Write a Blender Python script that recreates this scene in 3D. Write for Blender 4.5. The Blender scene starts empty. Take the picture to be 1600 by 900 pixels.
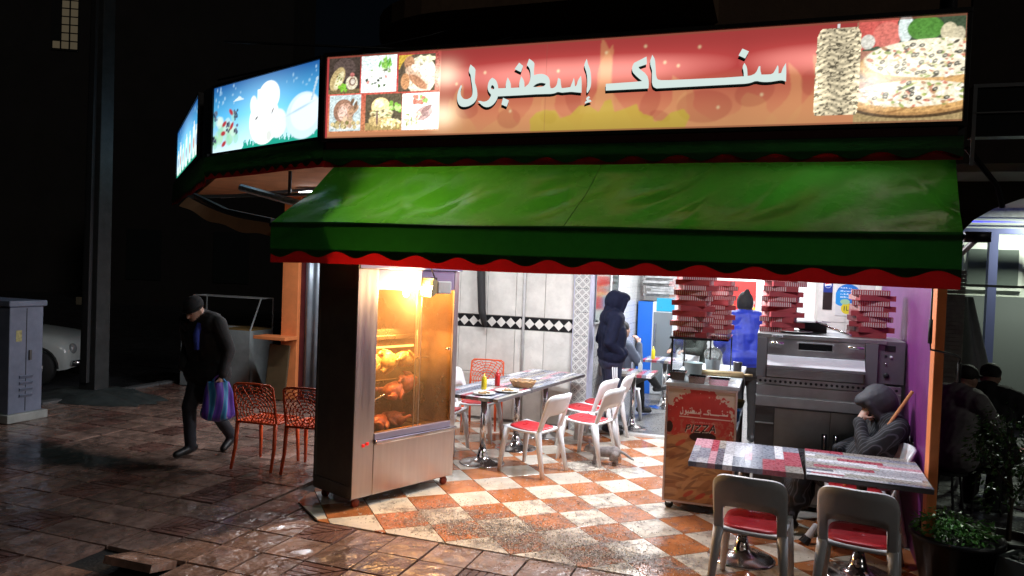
import bpy, bmesh, math, random
import numpy as np
from mathutils import Vector, Matrix, Euler
from mathutils.geometry import tessellate_polygon

# ------------------------------------------------------------------ camera, sky, sun, exposure
sc = bpy.context.scene
COL = sc.collection
random.seed(7)
CAMH, PITCH, ROLL = 2.0, -.0232, .0377
cam_d = bpy.data.cameras.new('camera'); cam = bpy.data.objects.new('camera', cam_d); COL.objects.link(cam)
cam_d.sensor_width = 36; cam_d.lens = 36 * 1162.8 / 1600; cam_d.clip_start = .05; cam_d.clip_end = 400
_F = Vector((0, math.cos(PITCH), math.sin(PITCH))); _U0 = Vector((0, -math.sin(PITCH), math.cos(PITCH))); _R0 = Vector((1, 0, 0))
_R = math.cos(ROLL) * _R0 + math.sin(ROLL) * _U0; _U = -math.sin(ROLL) * _R0 + math.cos(ROLL) * _U0
cam.matrix_world = Matrix(((_R.x, _U.x, -_F.x, 0), (_R.y, _U.y, -_F.y, 0), (_R.z, _U.z, -_F.z, CAMH), (0, 0, 0, 1)))
sc.camera = cam
world = bpy.data.worlds.new('World'); sc.world = world; world.use_nodes = True
nt = world.node_tree; bg = nt.nodes['Background']
sky = nt.nodes.new('ShaderNodeTexSky'); sky.sky_type = 'NISHITA'; sky.sun_disc = False
sky.sun_elevation = math.radians(30); sky.sun_rotation = math.radians(145)
nt.links.new(sky.outputs[0], bg.inputs[0]); bg.inputs[1].default_value = .0004
sun_d = bpy.data.lights.new('moon_sun', 'SUN'); sun_d.energy = .13; sun_d.angle = math.radians(10); sun_d.color = (1, .95, .88)
sun = bpy.data.objects.new('moon_sun', sun_d); COL.objects.link(sun); sun.rotation_euler = Euler((math.radians(60), 0, math.radians(35)))
sc.view_settings.view_transform = 'Standard'; sc.view_settings.look = 'None'
sc.view_settings.exposure = 0; sc.view_settings.gamma = 1; sc.view_settings.use_curve_mapping = False
sc.render.engine = 'CYCLES'
cy = sc.cycles; cy.use_denoising = True; cy.max_bounces = 6; cy.diffuse_bounces = 3; cy.glossy_bounces = 3
cy.transparent_max_bounces = 10; cy.use_adaptive_sampling = True; cy.adaptive_threshold = .02; cy.transmission_bounces = 4; cy.sample_clamp_indirect = 4; cy.caustics_reflective = False; cy.caustics_refractive = False
try: cy.denoiser = 'OPENIMAGEDENOISE'
except Exception: pass

# ------------------------------------------------------------------ frames
PHI = -.3389                                       # direction of the shop front
UE = (math.cos(PHI), math.sin(PHI)); VE = (-math.sin(PHI), math.cos(PHI)); ORG = (-1.70, 6.60)
def W(u, v, z=0.0):                                # u along the front to the right, v inwards
    return Vector((ORG[0] + u * UE[0] + v * VE[0], ORG[1] + u * UE[1] + v * VE[1], z))
def toUV(x, y):
    x -= ORG[0]; y -= ORG[1]
    return x * UE[0] + y * UE[1], x * VE[0] + y * VE[1]

# ------------------------------------------------------------------ materials
MATS = {}
def pm(name, col=(.5, .5, .5), rough=.5, metal=0., bump=0., bscale=30., var=0., vscale=6., rvar=0., spec=.5, coat=0., attr=None,
       emit=None, es=0., dirt=0., stretch=None, trans=0., sheen=0., bd=.01):
    if name in MATS: return MATS[name]
    m = bpy.data.materials.new(name); m.use_nodes = True; n = m.node_tree.nodes; l = m.node_tree.links
    b = n['Principled BSDF']
    b.inputs['Base Color'].default_value = (*col, 1); b.inputs['Roughness'].default_value = rough; b.inputs['Metallic'].default_value = metal
    b.inputs['Specular IOR Level'].default_value = spec; b.inputs['Coat Weight'].default_value = coat; b.inputs['Coat Roughness'].default_value = .1; b.inputs['Sheen Weight'].default_value = sheen
    b.inputs['Transmission Weight'].default_value = trans
    tc = n.new('ShaderNodeTexCoord'); vec = tc.outputs['Object']
    if stretch:
        mp = n.new('ShaderNodeMapping'); mp.inputs['Scale'].default_value = stretch; l.new(vec, mp.inputs[0]); vec = mp.outputs[0]
    base = None
    if attr:
        a = n.new('ShaderNodeAttribute'); a.attribute_name = attr; base = a.outputs['Color']
    if var or dirt:
        no = n.new('ShaderNodeTexNoise'); no.inputs['Scale'].default_value = vscale; no.inputs['Detail'].default_value = 6; no.inputs['Roughness'].default_value = .65
        l.new(vec, no.inputs['Vector'])
        mx = n.new('ShaderNodeMix'); mx.data_type = 'RGBA'; mx.blend_type = 'MULTIPLY'
        rp = n.new('ShaderNodeMapRange'); rp.inputs[1].default_value = .3; rp.inputs[2].default_value = .7
        rp.inputs[3].default_value = 1 - var - dirt; rp.inputs[4].default_value = 1 + var; l.new(no.outputs[0], rp.inputs[0])
        mx.inputs['Factor'].default_value = 1
        if base: l.new(base, mx.inputs['A'])
        else: mx.inputs['A'].default_value = (*col, 1)
        l.new(rp.outputs[0], mx.inputs['B']); base = mx.outputs['Result']
    if base: l.new(base, b.inputs['Base Color'])
    if rvar:
        n2 = n.new('ShaderNodeTexNoise'); n2.inputs['Scale'].default_value = vscale * .7; n2.inputs['Detail'].default_value = 4; l.new(vec, n2.inputs['Vector'])
        r2 = n.new('ShaderNodeMapRange'); r2.inputs[1].default_value = .35; r2.inputs[2].default_value = .65
        r2.inputs[3].default_value = max(.02, rough - rvar); r2.inputs[4].default_value = min(1, rough + rvar); l.new(n2.outputs[0], r2.inputs[0]); l.new(r2.outputs[0], b.inputs['Roughness'])
    if bump:
        n3 = n.new('ShaderNodeTexNoise'); n3.inputs['Scale'].default_value = bscale; n3.inputs['Detail'].default_value = 5; l.new(vec, n3.inputs['Vector'])
        bp = n.new('ShaderNodeBump'); bp.inputs['Strength'].default_value = min(1, bump); bp.inputs['Distance'].default_value = bd; l.new(n3.outputs[0], bp.inputs['Height']); l.new(bp.outputs[0], b.inputs['Normal'])
    if emit:
        b.inputs['Emission Color'].default_value = (*emit, 1); b.inputs['Emission Strength'].default_value = es
    MATS[name] = m
    return m
def emat(name, col, s, attr=None):                 # something that gives off light
    if name in MATS: return MATS[name]
    m = bpy.data.materials.new(name); m.use_nodes = True; n = m.node_tree.nodes; l = m.node_tree.links
    n.remove(n['Principled BSDF']); e = n.new('ShaderNodeEmission'); e.inputs[0].default_value = (*col, 1); e.inputs[1].default_value = s
    if attr:
        a = n.new('ShaderNodeAttribute'); a.attribute_name = attr; l.new(a.outputs['Color'], e.inputs[0])
    gl = n.new('ShaderNodeBsdfGlossy'); gl.inputs['Roughness'].default_value = .25
    gl.inputs['Color'].default_value = (.04, .04, .04, 1)
    ad = n.new('ShaderNodeAddShader'); l.new(e.outputs[0], ad.inputs[0]); l.new(gl.outputs[0], ad.inputs[1])
    l.new(ad.outputs[0], n['Material Output'].inputs[0]); MATS[name] = m
    return m
def glass(name, tint=(1, 1, 1), refl=.12, haze=.0, hazecol=(.8, .8, .8), rough=.03, hscale=30.):
    if name in MATS: return MATS[name]
    m = bpy.data.materials.new(name); m.use_nodes = True; n = m.node_tree.nodes; l = m.node_tree.links
    n.remove(n['Principled BSDF'])
    t = n.new('ShaderNodeBsdfTransparent'); t.inputs[0].default_value = (*tint, 1)
    g = n.new('ShaderNodeBsdfGlossy'); g.inputs['Roughness'].default_value = rough
    lw = n.new('ShaderNodeLayerWeight'); lw.inputs[0].default_value = refl
    mx = n.new('ShaderNodeMixShader'); l.new(lw.outputs['Fresnel'], mx.inputs[0]); l.new(t.outputs[0], mx.inputs[1]); l.new(g.outputs[0], mx.inputs[2])
    out = mx.outputs[0]
    if haze:
        d = n.new('ShaderNodeBsdfDiffuse'); d.inputs[0].default_value = (*hazecol, 1); tr = n.new('ShaderNodeBsdfTranslucent'); tr.inputs[0].default_value = (*hazecol, 1)
        a = n.new('ShaderNodeMixShader'); a.inputs[0].default_value = .5; l.new(d.outputs[0], a.inputs[1]); l.new(tr.outputs[0], a.inputs[2])
        tc = n.new('ShaderNodeTexCoord'); no = n.new('ShaderNodeTexNoise'); no.inputs['Scale'].default_value = hscale; no.inputs['Detail'].default_value = 8
        l.new(tc.outputs['Object'], no.inputs['Vector'])
        r = n.new('ShaderNodeMapRange'); r.inputs[1].default_value = .35; r.inputs[2].default_value = .75; r.inputs[3].default_value = haze * .3; r.inputs[4].default_value = haze * 1.7; l.new(no.outputs[0], r.inputs[0])
        m2 = n.new('ShaderNodeMixShader'); l.new(r.outputs[0], m2.inputs[0]); l.new(out, m2.inputs[1]); l.new(a.outputs[0], m2.inputs[2]); out = m2.outputs[0]
    l.new(out, n['Material Output'].inputs[0]); MATS[name] = m
    return m

# ------------------------------------------------------------------ mesh collector
class MB:
    def __init__(s): s.v = []; s.f = []; s.c = []; s.col = None
    def add(s, vs, fs):
        o = len(s.v); s.v += [tuple(p) for p in vs]; s.f += [tuple(i + o for i in f) for f in fs]
        s.c += [s.col] * len(fs); return s
    def box(s, c, d, rz=0, M=None):
        x, y, z = d[0] / 2, d[1] / 2, d[2] / 2
        p = [Vector((a * x, b * y, e * z)) for e in (-1, 1) for b in (-1, 1) for a in (-1, 1)]
        R = M if M is not None else Matrix.Rotation(rz, 3, 'Z')
        c = Vector(c)
        return s.add([c + R @ q for q in p], [(0, 2, 3, 1), (4, 5, 7, 6), (0, 1, 5, 4), (2, 6, 7, 3), (0, 4, 6, 2), (1, 3, 7, 5)])
    def bb(s, x0, x1, y0, y1, z0, z1): return s.box(((x0 + x1) / 2, (y0 + y1) / 2, (z0 + z1) / 2), (x1 - x0, y1 - y0, z1 - z0))
    def prism(s, poly, a0, a1, ax='z'):
        k = len(poly); f = {'z': lambda p, a: (p[0], p[1], a), 'y': lambda p, a: (p[0], a, p[1]), 'x': lambda p, a: (a, p[0], p[1])}[ax]
        vs = [f(p, a0) for p in poly] + [f(p, a1) for p in poly]
        fs = [(i, (i + 1) % k, k + (i + 1) % k, k + i) for i in range(k)]
        tri = tessellate_polygon([[Vector((p[0], p[1], 0)) for p in poly]])
        return s.add(vs, fs + [tuple(t) for t in tri] + [tuple(i + k for i in reversed(t)) for t in tri])
    def tube(s, path, r, n=8, cap=True, sq=1.0, closed=False):
        P = [Vector(p) for p in path]; k = len(P); rr = r if isinstance(r, (list, tuple)) else [r] * k
        vs = []; up = None
        for i in range(k):
            if closed: t = P[(i + 1) % k] - P[i - 1]
            else: t = P[min(i + 1, k - 1)] - P[max(i - 1, 0)]
            if t.length < 1e-9: t = Vector((0, 0, 1))
            t.normalize()
            if up is None:
                up = Vector((0, 0, 1)) if abs(t.z) < .9 else Vector((1, 0, 0))
            a = t.cross(up); 
            if a.length < 1e-4: a = t.cross(Vector((0, 1, 0)))
            a.normalize(); b = a.cross(t); up = b
            for j in range(n):
                q = 2 * math.pi * (j + .5) / n
                vs.append(P[i] + a * math.cos(q) * rr[i] + b * math.sin(q) * rr[i] * sq)
        fs = []
        for i in range(k if closed else k - 1):
            for j in range(n):
                i2 = (i + 1) % k
                fs.append((i * n + j, i * n + (j + 1) % n, i2 * n + (j + 1) % n, i2 * n + j))
        if cap and not closed: fs += [tuple(reversed(range(n))), tuple(range((k - 1) * n, k * n))]
        return s.add(vs, fs)
    def lathe(s, prof, n=24, c=(0, 0, 0), M=None):
        c = Vector(c); vs = []; k = len(prof)
        for r, z in prof:
            for j in range(n):
                q = 2 * math.pi * j / n; p = Vector((r * math.cos(q), r * math.sin(q), z)); vs.append(c + (M @ p if M is not None else p))
        fs = [(i * n + j, i * n + (j + 1) % n, (i + 1) * n + (j + 1) % n, (i + 1) * n + j) for i in range(k - 1) for j in range(n)]
        if prof[0][0] > 1e-4: fs.append(tuple(reversed(range(n))))
        if prof[-1][0] > 1e-4: fs.append(tuple(range((k - 1) * n, k * n)))
        return s.add(vs, fs)
    def ell(s, c, r, n=12, m=8, M=None):
        c = Vector(c); vs = []
        for i in range(m + 1):
            t = math.pi * i / m
            for j in range(n):
                q = 2 * math.pi * j / n; p = Vector((r[0] * math.sin(t) * math.cos(q), r[1] * math.sin(t) * math.sin(q), r[2] * math.cos(t)))
                vs.append(c + (M @ p if M is not None else p))
        return s.add(vs, [(i * n + j, (i + 1) * n + j, (i + 1) * n + (j + 1) % n, i * n + (j + 1) % n) for i in range(m) for j in range(n)])
    def cap(s, a, b, r0, r1, n=10):                # tapered capsule
        a = Vector(a); b = Vector(b); d = (b - a); L = d.length or 1e-6; d /= L
        pts = []; rs = []
        for k in range(5): q = math.pi / 2 * k / 4; pts.append(a - d * r0 * math.cos(q)); rs.append(max(1e-4, r0 * math.sin(q)))
        for k in range(5): q = math.pi / 2 * k / 4; pts.append(b + d * r1 * math.sin(q)); rs.append(max(1e-4, r1 * math.cos(q)))
        return s.tube(pts, rs, n)
    def grid(s, fn, nu, nv, wrap=False):
        vs = [fn(i / nu, j / nv) for i in range(nu + (0 if wrap else 1)) for j in range(nv + 1)]
        fs = []; N = nu if wrap else nu + 1
        for i in range(nu):
            for j in range(nv):
                a = i * (nv + 1) + j; b = ((i + 1) % N) * (nv + 1) + j
                fs.append((a, b, b + 1, a + 1))
        return s.add(vs, fs)
    def mesh(s, name, smooth=False):
        me = bpy.data.meshes.new(name); me.from_pydata([tuple(p) for p in s.v], [], s.f)
        if any(c is not None for c in s.c):
            at = me.color_attributes.new('Col', 'FLOAT_COLOR', 'CORNER'); arr = []
            for f, c in zip(s.f, s.c): arr += [*(c or (.5, .5, .5)), 1.0] * len(f)
            at.data.foreach_set('color', arr)
        bm = bmesh.new(); bm.from_mesh(me); bmesh.ops.recalc_face_normals(bm, faces=bm.faces); bm.to_mesh(me); bm.free()
        if smooth: me.polygons.foreach_set('use_smooth', [True] * len(me.polygons))
        return me
    def build(s, name, mat, parent=None, smooth=False, bevel=0, loc=None, rz=0, segs=2, thick=0):
        me = s.mesh(name, smooth); me.materials.append(mat)
        return link(name, me, parent, loc, rz, bevel, segs, thick, smooth)
def link(name, me, parent=None, loc=None, rz=0, bevel=0, segs=2, thick=0, smooth=False):
    o = bpy.data.objects.new(name, me); COL.objects.link(o)
    if parent is not None: o.parent = parent
    if loc is not None: o.location = loc
    if rz: o.rotation_euler = (0, 0, rz)
    if thick:
        so = o.modifiers.new('thick', 'SOLIDIFY'); so.thickness = thick; so.offset = 0
    if bevel:
        b = o.modifiers.new('bevel', 'BEVEL'); b.width = bevel; b.segments = segs; b.limit_method = 'ANGLE'; b.angle_limit = math.radians(40)
        b.harden_normals = False
    return o
def tag(o, label, cat=None, group=None, kind=None):
    o['label'] = label
    if cat: o['category'] = cat
    if group: o['group'] = group
    if kind: o['kind'] = kind
    return o
def thing(name, label, cat, loc=(0, 0, 0), rz=0, group=None):
    o = bpy.data.objects.new(name, None); COL.objects.link(o); o.empty_display_size = .1
    o.location = loc; o.rotation_euler = (0, 0, rz)
    return tag(o, label, cat, group)
def copy_tree(o, parent=None):
    c = o.copy(); COL.objects.link(c)
    if parent is not None: c.parent = parent
    for ch in o.children: copy_tree(ch, c)
    return c
def dup(o, label, loc, rz, group=None):
    c = copy_tree(o); c.location = loc; c.rotation_euler = (0, 0, rz); c['label'] = label
    if group: c['group'] = group
    return c
def clip(poly, a, b):                              # keep the left side of a->b
    out = []
    side = lambda p: (b[0] - a[0]) * (p[1] - a[1]) - (b[1] - a[1]) * (p[0] - a[0])
    for i in range(len(poly)):
        p, q = poly[i], poly[(i + 1) % len(poly)]; sp, sq = side(p), side(q)
        if sp >= 0: out.append(p)
        if sp * sq < 0:
            t = sp / (sp - sq); out.append((p[0] + (q[0] - p[0]) * t, p[1] + (q[1] - p[1]) * t))
    return out
def clip_poly(poly, conv):
    for i in range(len(conv)):
        if len(poly) < 3: return []
        poly = clip(poly, conv[i], conv[(i + 1) % len(conv)])
    return poly
def area_of(p): return .5 * abs(sum(p[i][0] * p[(i + 1) % len(p)][1] - p[(i + 1) % len(p)][0] * p[i][1] for i in range(len(p)))) if len(p) > 2 else 0
def lamp(name, kind, loc, energy, col=(1, 1, 1), size=.3, sizey=None, rot=None, parent=None, spread=None, blend=.5, angle=1.5, dirv=None):
    d = bpy.data.lights.new(name, kind); d.energy = energy; d.color = col
    if kind == 'AREA':
        d.size = size
        if sizey: d.shape = 'RECTANGLE'; d.size_y = sizey
        if spread: d.spread = spread
    else: d.shadow_soft_size = size
    if kind == 'SPOT': d.spot_size = angle; d.spot_blend = blend
    o = bpy.data.objects.new(name, d); COL.objects.link(o); o.location = loc
    if dirv is not None: o.rotation_euler = Vector(dirv).to_track_quat('-Z', 'Y').to_euler()
    elif rot: o.rotation_euler = rot
    if parent is not None: o.parent = parent
    return o

def translu(mt, amt, col):                         # thin cloth lets light through
    n = mt.node_tree.nodes; l = mt.node_tree.links; b = n['Principled BSDF']; o = n['Material Output']
    t = n.new('ShaderNodeBsdfTranslucent'); t.inputs[0].default_value = (*col, 1); mx = n.new('ShaderNodeMixShader'); mx.inputs[0].default_value = amt
    l.new(b.outputs[0], mx.inputs[1]); l.new(t.outputs[0], mx.inputs[2]); l.new(mx.outputs[0], o.inputs[0]); return mt
# common materials
STEEL = pm('brushed steel', (.56, .52, .51), .34, 1, bump=.02, bscale=40, var=.07, vscale=3, rvar=.06, stretch=(9, 9, .6))
CHROME = pm('chrome', (.65, .65, .66), .16, 1, var=.08, rvar=.06)
DKSTEEL = pm('dark steel', (.16, .155, .15), .38, .9, var=.15, rvar=.1)
BLACKP = pm('black plastic', (.012, .012, .013), .45, bump=.1, bscale=120)
RUBBER = pm('rubber', (.02, .02, .02), .7)
WHITEP = pm('white plastic', (.78, .78, .8), .35, var=.05, vscale=10, rvar=.1)
REDP = pm('red seat plastic', (.5, .022, .03), .38, var=.1, vscale=14, rvar=.12)
ORANGEP = pm('orange plastic', (.72, .095, .02), .35, var=.08, vscale=12)
SKIN = pm('skin', (.42, .24, .17), .5, var=.1, vscale=30)
PANE = glass('clear pane', (.93, .96, .95), .12)
# ------------------------------------------------------------------ GROUND
def project(p):
    d = Vector(p) - Vector((0, 0, CAMH)); z = d.dot(_F)
    return (800 + 1162.8 * d.dot(_R) / z, 450 - 1162.8 * d.dot(_U) / z, z) if z > .2 else (-1e4, 0, z)
m = MB(); m.add([(-150, -40, -.12), (150, -40, -.12), (150, 250, -.12), (-150, 250, -.12)], [(0, 1, 2, 3)])
o = m.build('road', pm('wet asphalt', (.04, .04, .043), .42, bump=.5, bscale=90, var=.35, vscale=3, rvar=.25)); tag(o, 'dark wet asphalt road', kind='structure')

def stone_mat(name, col, rough=.35, rv=.22, var=.3, bump=.5, bs=9, lo=.72, hi=1.25, bd=.01, coat=0.):
    mt = pm(name, col, rough, 0, bump=bump, bscale=bs, var=var, vscale=5, rvar=rv, bd=bd, coat=coat)
    n = mt.node_tree.nodes; l = mt.node_tree.links; b = n['Principled BSDF']
    oi = n.new('ShaderNodeObjectInfo'); src = b.inputs['Base Color'].links[0].from_socket
    hs = n.new('ShaderNodeHueSaturation'); rp = n.new('ShaderNodeMapRange'); rp.inputs[3].default_value = lo; rp.inputs[4].default_value = hi
    l.new(oi.outputs['Random'], rp.inputs[0]); l.new(rp.outputs[0], hs.inputs['Value']); l.new(src, hs.inputs['Color']); l.new(hs.outputs[0], b.inputs['Base Color'])
    for nd in n:                                    # shift the grain from piece to piece
        if nd.type == 'TEX_NOISE' and nd.inputs['Vector'].links:
            s = nd.inputs['Vector'].links[0].from_socket; ad = n.new('ShaderNodeVectorMath'); ad.operation = 'ADD'
            sc_ = n.new('ShaderNodeMath'); sc_.operation = 'MULTIPLY'; sc_.inputs[1].default_value = 50; l.new(oi.outputs['Random'], sc_.inputs[0])
            l.new(s, ad.inputs[0]); l.new(sc_.outputs[0], ad.inputs[1]); l.new(ad.outputs[0], nd.inputs['Vector'])
    return mt
SLAB = stone_mat('wet paving stone', (.26, .165, .13), .22, .14, .5, 1, 9, bd=.03, coat=.45)
RIBM = stone_mat('wet ribbed paving stone', (.19, .10, .08), .26, .15, .35, .4, 20, coat=.3)
TS = .342
m = MB(); m.add([W(-5.3, -6, -.035), W(9, -6, -.035), W(9, 3.6, -.035), W(-5.3, 3.6, -.035), W(-5.3, 8, -.035), W(-2.4, 8, -.035), W(-2.4, 3.6, -.035)], [(0, 1, 2, 6, 3), (3, 6, 5, 4)])
pave = m.build('pavement', pm('mortar bed', (.03, .024, .02), .6, bump=.5, bscale=60)); tag(pave, 'wet brown paved sidewalk', kind='structure')
def slab_mesh(seed, name):
    rnd = random.Random(seed); b = MB(); h = TS / 2 - .0075; N = 4
    H = {}
    for i in range(N + 1):
        for j in range(N + 1):
            e = i in (0, N) or j in (0, N)
            H[i, j] = (-.003 if e else rnd.uniform(-.006, .004))
    xs = [-h + .012 * (i == 0) * 0 + 2 * h * i / N for i in range(N + 1)]
    vs = [(xs[i], xs[j], H[i, j]) for i in range(N + 1) for j in range(N + 1)]
    fs = [(i * (N + 1) + j, (i + 1) * (N + 1) + j, (i + 1) * (N + 1) + j + 1, i * (N + 1) + j + 1) for i in range(N) for j in range(N)]
    b.add(vs, fs); b.add([(-h, -h, -.003), (h, -h, -.003), (h, h, -.003), (-h, h, -.003), (-h, -h, -.033), (h, -h, -.033), (h, h, -.033), (-h, h, -.033)], [(0, 1, 5, 4), (1, 2, 6, 5), (2, 3, 7, 6), (3, 0, 4, 7)])
    me = b.mesh(name); me.materials.append(SLAB); return me
SM = [slab_mesh(i, 'paving_slab') for i in range(5)]
def rib_mesh():
    b = MB(); h = TS / 2 - .005; b.bb(-h, h, -h, h, -.033, -.007); n = 6; st = 2 * h / n
    for k in range(n):
        a0 = -h + k * st + .004; a1 = a0 + st - .011
        if a1 < h - .02:
            b.prism([(a0 + .012, a0), (h - .002, a0), (h - .002, a1), (a1 + .012, a1)], -.008, -.0005)
            b.prism([(a0, a0 + .012), (a1, a1 + .012), (a1, h - .002), (a0, h - .002)], -.008, -.0005)
    me = b.mesh('ribbed_slab'); me.materials.append(RIBM); return me
RM = rib_mesh()
TERR = [(.12, -.40), (.55, -.735), (4.97, -.735), (4.97, 3.56), (-.35, 3.56), (-.12, .6)]     # counter-clockwise in (u, v)
def inside(p, conv): return all((conv[(i + 1) % len(conv)][0] - conv[i][0]) * (p[1] - conv[i][1]) - (conv[(i + 1) % len(conv)][1] - conv[i][1]) * (p[0] - conv[i][0]) >= -1e-6 for i in range(len(conv)))
U0, V0 = -.13 + TS / 2, -1.42 + TS / 2
HOLE = [(0, -2), (-1, -2)]
cells = []
for i in range(-16, 18):
    for j in range(-10, 20):
        u, v = U0 + i * TS, V0 + j * TS
        hc = TS / 2 - .02; nin = sum(inside((u + a * hc, v + e * hc), TERR) for a in (-1, 1) for e in (-1, 1))
        if u < -5.1 or nin == 4 or (i, j) in HOLE: continue
        low_ = -.014 if nin else 0.
        if v > 3.5 and u > -2.6: continue
        if u > 4.8 and v > 3.4: continue
        x, y, d = project(W(u, v)); 
        if not (-70 < x < 1670 and 380 < y < 960): continue
        if u > -.1 and 0 < v < 3.5 and u < 5: continue
        cells.append((d, i, j, u, v, low_))
cells.sort()
rest = MB()
for k, (d, i, j, u, v, low_) in enumerate(cells):
    rib = (i * 2 + j) % 7 == 5 or ((i * 2 + j) % 7 == 6 and i % 3 == 1)
    rz = PHI + random.choice((0, 1, 2, 3)) * math.pi / 2; tz = random.uniform(-.004, .002) + low_
    me = RM if rib else random.choice(SM)
    if rib: rz = PHI + math.pi * (j % 2)
    if k < 292:
        o = link('ribbed_slab' if rib else 'paving_slab', me, pave, W(u, v, tz), rz)
        o.rotation_euler = (random.uniform(-.006, .006), random.uniform(-.006, .006), rz)
    else:
        R = Matrix.Rotation(rz, 3, 'Z'); p0 = W(u, v, tz); rest.add([p0 + R @ q.co for q in SM[k % 5].vertices], [tuple(f.vertices) for f in SM[k % 5].polygons])
o = rest.build('far_paving', SLAB, pave); o['kind'] = 'stuff'
# the lifted slab beside its hole
p0 = W(U0 - .05 * TS, V0 - 2.02 * TS, .06)
o = link('lifted_slab', SM[2].copy(), None, p0, PHI); o.rotation_euler = (-.26, .06, PHI + .12); o.scale = (1.05, .8, 1.6)
tag(o, 'broken paving slab tilted up over a dark hole in the sidewalk', 'slab')
m = MB(); m.add([W(U0 - 1.6 * TS, V0 - 2.55 * TS, -.03), W(U0 + .55 * TS, V0 - 2.55 * TS, -.03), W(U0 + .55 * TS, V0 - 1.5 * TS, -.03), W(U0 - 1.6 * TS, V0 - 1.5 * TS, -.03)], [(0, 1, 2, 3)])
m.build('hole_earth', pm('black earth', (.008, .007, .006), .9, bump=.8, bscale=40), pave)
# cement patch with standing water
rnd = random.Random(3); pts = []
for k in range(26):
    a = 2 * math.pi * k / 26; r = 1 + .22 * math.sin(3 * a + 1) + rnd.uniform(-.1, .1); pts.append(W(-2.75 + 1.25 * r * math.cos(a), -.22 + .42 * r * math.sin(a), .005))
cen = W(-2.75, -.22, .005); inner = [cen + (p - cen) * .45 for p in pts]; m = MB(); m.add(pts + inner + [cen], [(k, (k + 1) % 26, 26 + (k + 1) % 26, 26 + k) for k in range(26)] + [(26 + k, 26 + (k + 1) % 26, 52) for k in range(26)])
PUD = pm('wet cement', (.03, .038, .036), .14, bump=.25, bscale=8, var=.4, vscale=4, rvar=.1)
o = m.build('puddle', PUD); at = o.data.color_attributes.new('Rim', 'FLOAT_COLOR', 'POINT')
for k in range(len(o.data.vertices)): q = 0. if k < 26 else (.8 if k < 52 else .95); at.data[k].color = (q, q, q, 1)
n = PUD.node_tree.nodes; l = PUD.node_tree.links; a = n.new('ShaderNodeAttribute'); a.attribute_name = 'Rim'; no = n.new('ShaderNodeTexNoise'); no.inputs['Scale'].default_value = 9; no.inputs['Detail'].default_value = 6
tc = n.new('ShaderNodeTexCoord'); l.new(tc.outputs['Object'], no.inputs['Vector']); ad = n.new('ShaderNodeMath'); ad.operation = 'MULTIPLY_ADD'; ad.inputs[1].default_value = 1.6; ad.inputs[2].default_value = -.8; l.new(no.outputs[0], ad.inputs[0])
ad2 = n.new('ShaderNodeMath'); ad2.operation = 'ADD'; ad2.use_clamp = True; l.new(a.outputs['Fac'], ad2.inputs[0]); l.new(ad.outputs[0], ad2.inputs[1]); l.new(ad2.outputs[0], n['Principled BSDF'].inputs['Alpha']); tag(o, 'dark wet puddle on the sidewalk', kind='structure')
# kerb
kerb = thing('kerb', 'grey stone kerb along the road behind the concrete pole', 'kerb', W(-5.3, 0)); kerb.rotation_euler = (0, 0, PHI)
b = MB(); b.bb(-.08, .08, -.49, .49, -.12, .03); kme = b.mesh('kerb_stone'); kme.materials.append(pm('kerb stone', (.14, .14, .14), .5, bump=.4, bscale=30, var=.3))
for k in range(-3, 9): link('kerb_stone', kme, kerb, (0, k * 1.0, 0), 0, .012)

# terrace: checker tiles laid on the diagonal
OT = stone_mat('orange floor tile', (.46, .165, .06), .2, .11, .3, .2, 9, .85, 1.12, coat=.25)
WT = stone_mat('cream floor tile', (.68, .61, .51), .2, .11, .22, .2, 9, .9, 1.05, coat=.25)
m = MB(); m.add([W(u, v, -.012) for u, v in TERR], [tuple(range(len(TERR)))])
terr = m.build('terrace_floor', pm('grout', (.12, .09, .07), .7)); tag(terr, 'orange and cream checkered terrace floor', kind='structure')
TA, TSZ, TX, TY = .3912, .3662, -.1633, 6.689
ta = (math.cos(TA), math.sin(TA)); tb = (math.sin(TA), -math.cos(TA))
TERRW = [tuple(W(u, v)[:2]) for u, v in TERR]
def tile_me(poly, mat, name='floor_tile'):
    b = MB(); k = len(poly); cx = sum(p[0] for p in poly) / k; cyy = sum(p[1] for p in poly) / k
    ins = [(p[0] + (cx - p[0]) * .012, p[1] + (cyy - p[1]) * .012) for p in poly]
    b.add([(*p, -.011) for p in poly] + [(*p, .0) for p in poly] + [(*p, .002) for p in ins], [(i, (i + 1) % k, k + (i + 1) % k, k + i) for i in range(k)] + [(k + i, k + (i + 1) % k, 2 * k + (i + 1) % k, 2 * k + i) for i in range(k)] + [tuple(range(2 * k, 3 * k))])
    me = b.mesh(name); me.materials.append(mat); return me
h = TSZ / 2 - .0028
def quad_at(cx, cyy): return [(cx + a * h * ta[0] + e * h * tb[0], cyy + a * h * ta[1] + e * h * tb[1]) for a, e in ((-1, -1), (-1, 1), (1, 1), (1, -1))]
FULL = {q: tile_me([(p[0], p[1]) for p in quad_at(0, 0)], mt) for q, mt in ((0, OT), (1, WT))}
for i in range(-12, 14):
    for j in range(-10, 16):
        cx = TX + TSZ * ((j + .5) * ta[0] + (i + .5) * tb[0]); cyy = TY + TSZ * ((j + .5) * ta[1] + (i + .5) * tb[1])
        q = quad_at(cx, cyy); c = clip_poly(q, TERRW); ar = area_of(c)
        if ar < .002: continue
        w = 1 if (i + j) % 2 == 1 else 0
        if ar > .995 * area_of(q): link('floor_tile', FULL[w], terr, (cx, cyy, random.uniform(.0015, .003)))
        else: link('floor_tile', tile_me([(p[0] - cx, p[1] - cyy) for p in c], OT if w == 0 else WT), terr, (cx, cyy, .002))
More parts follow.
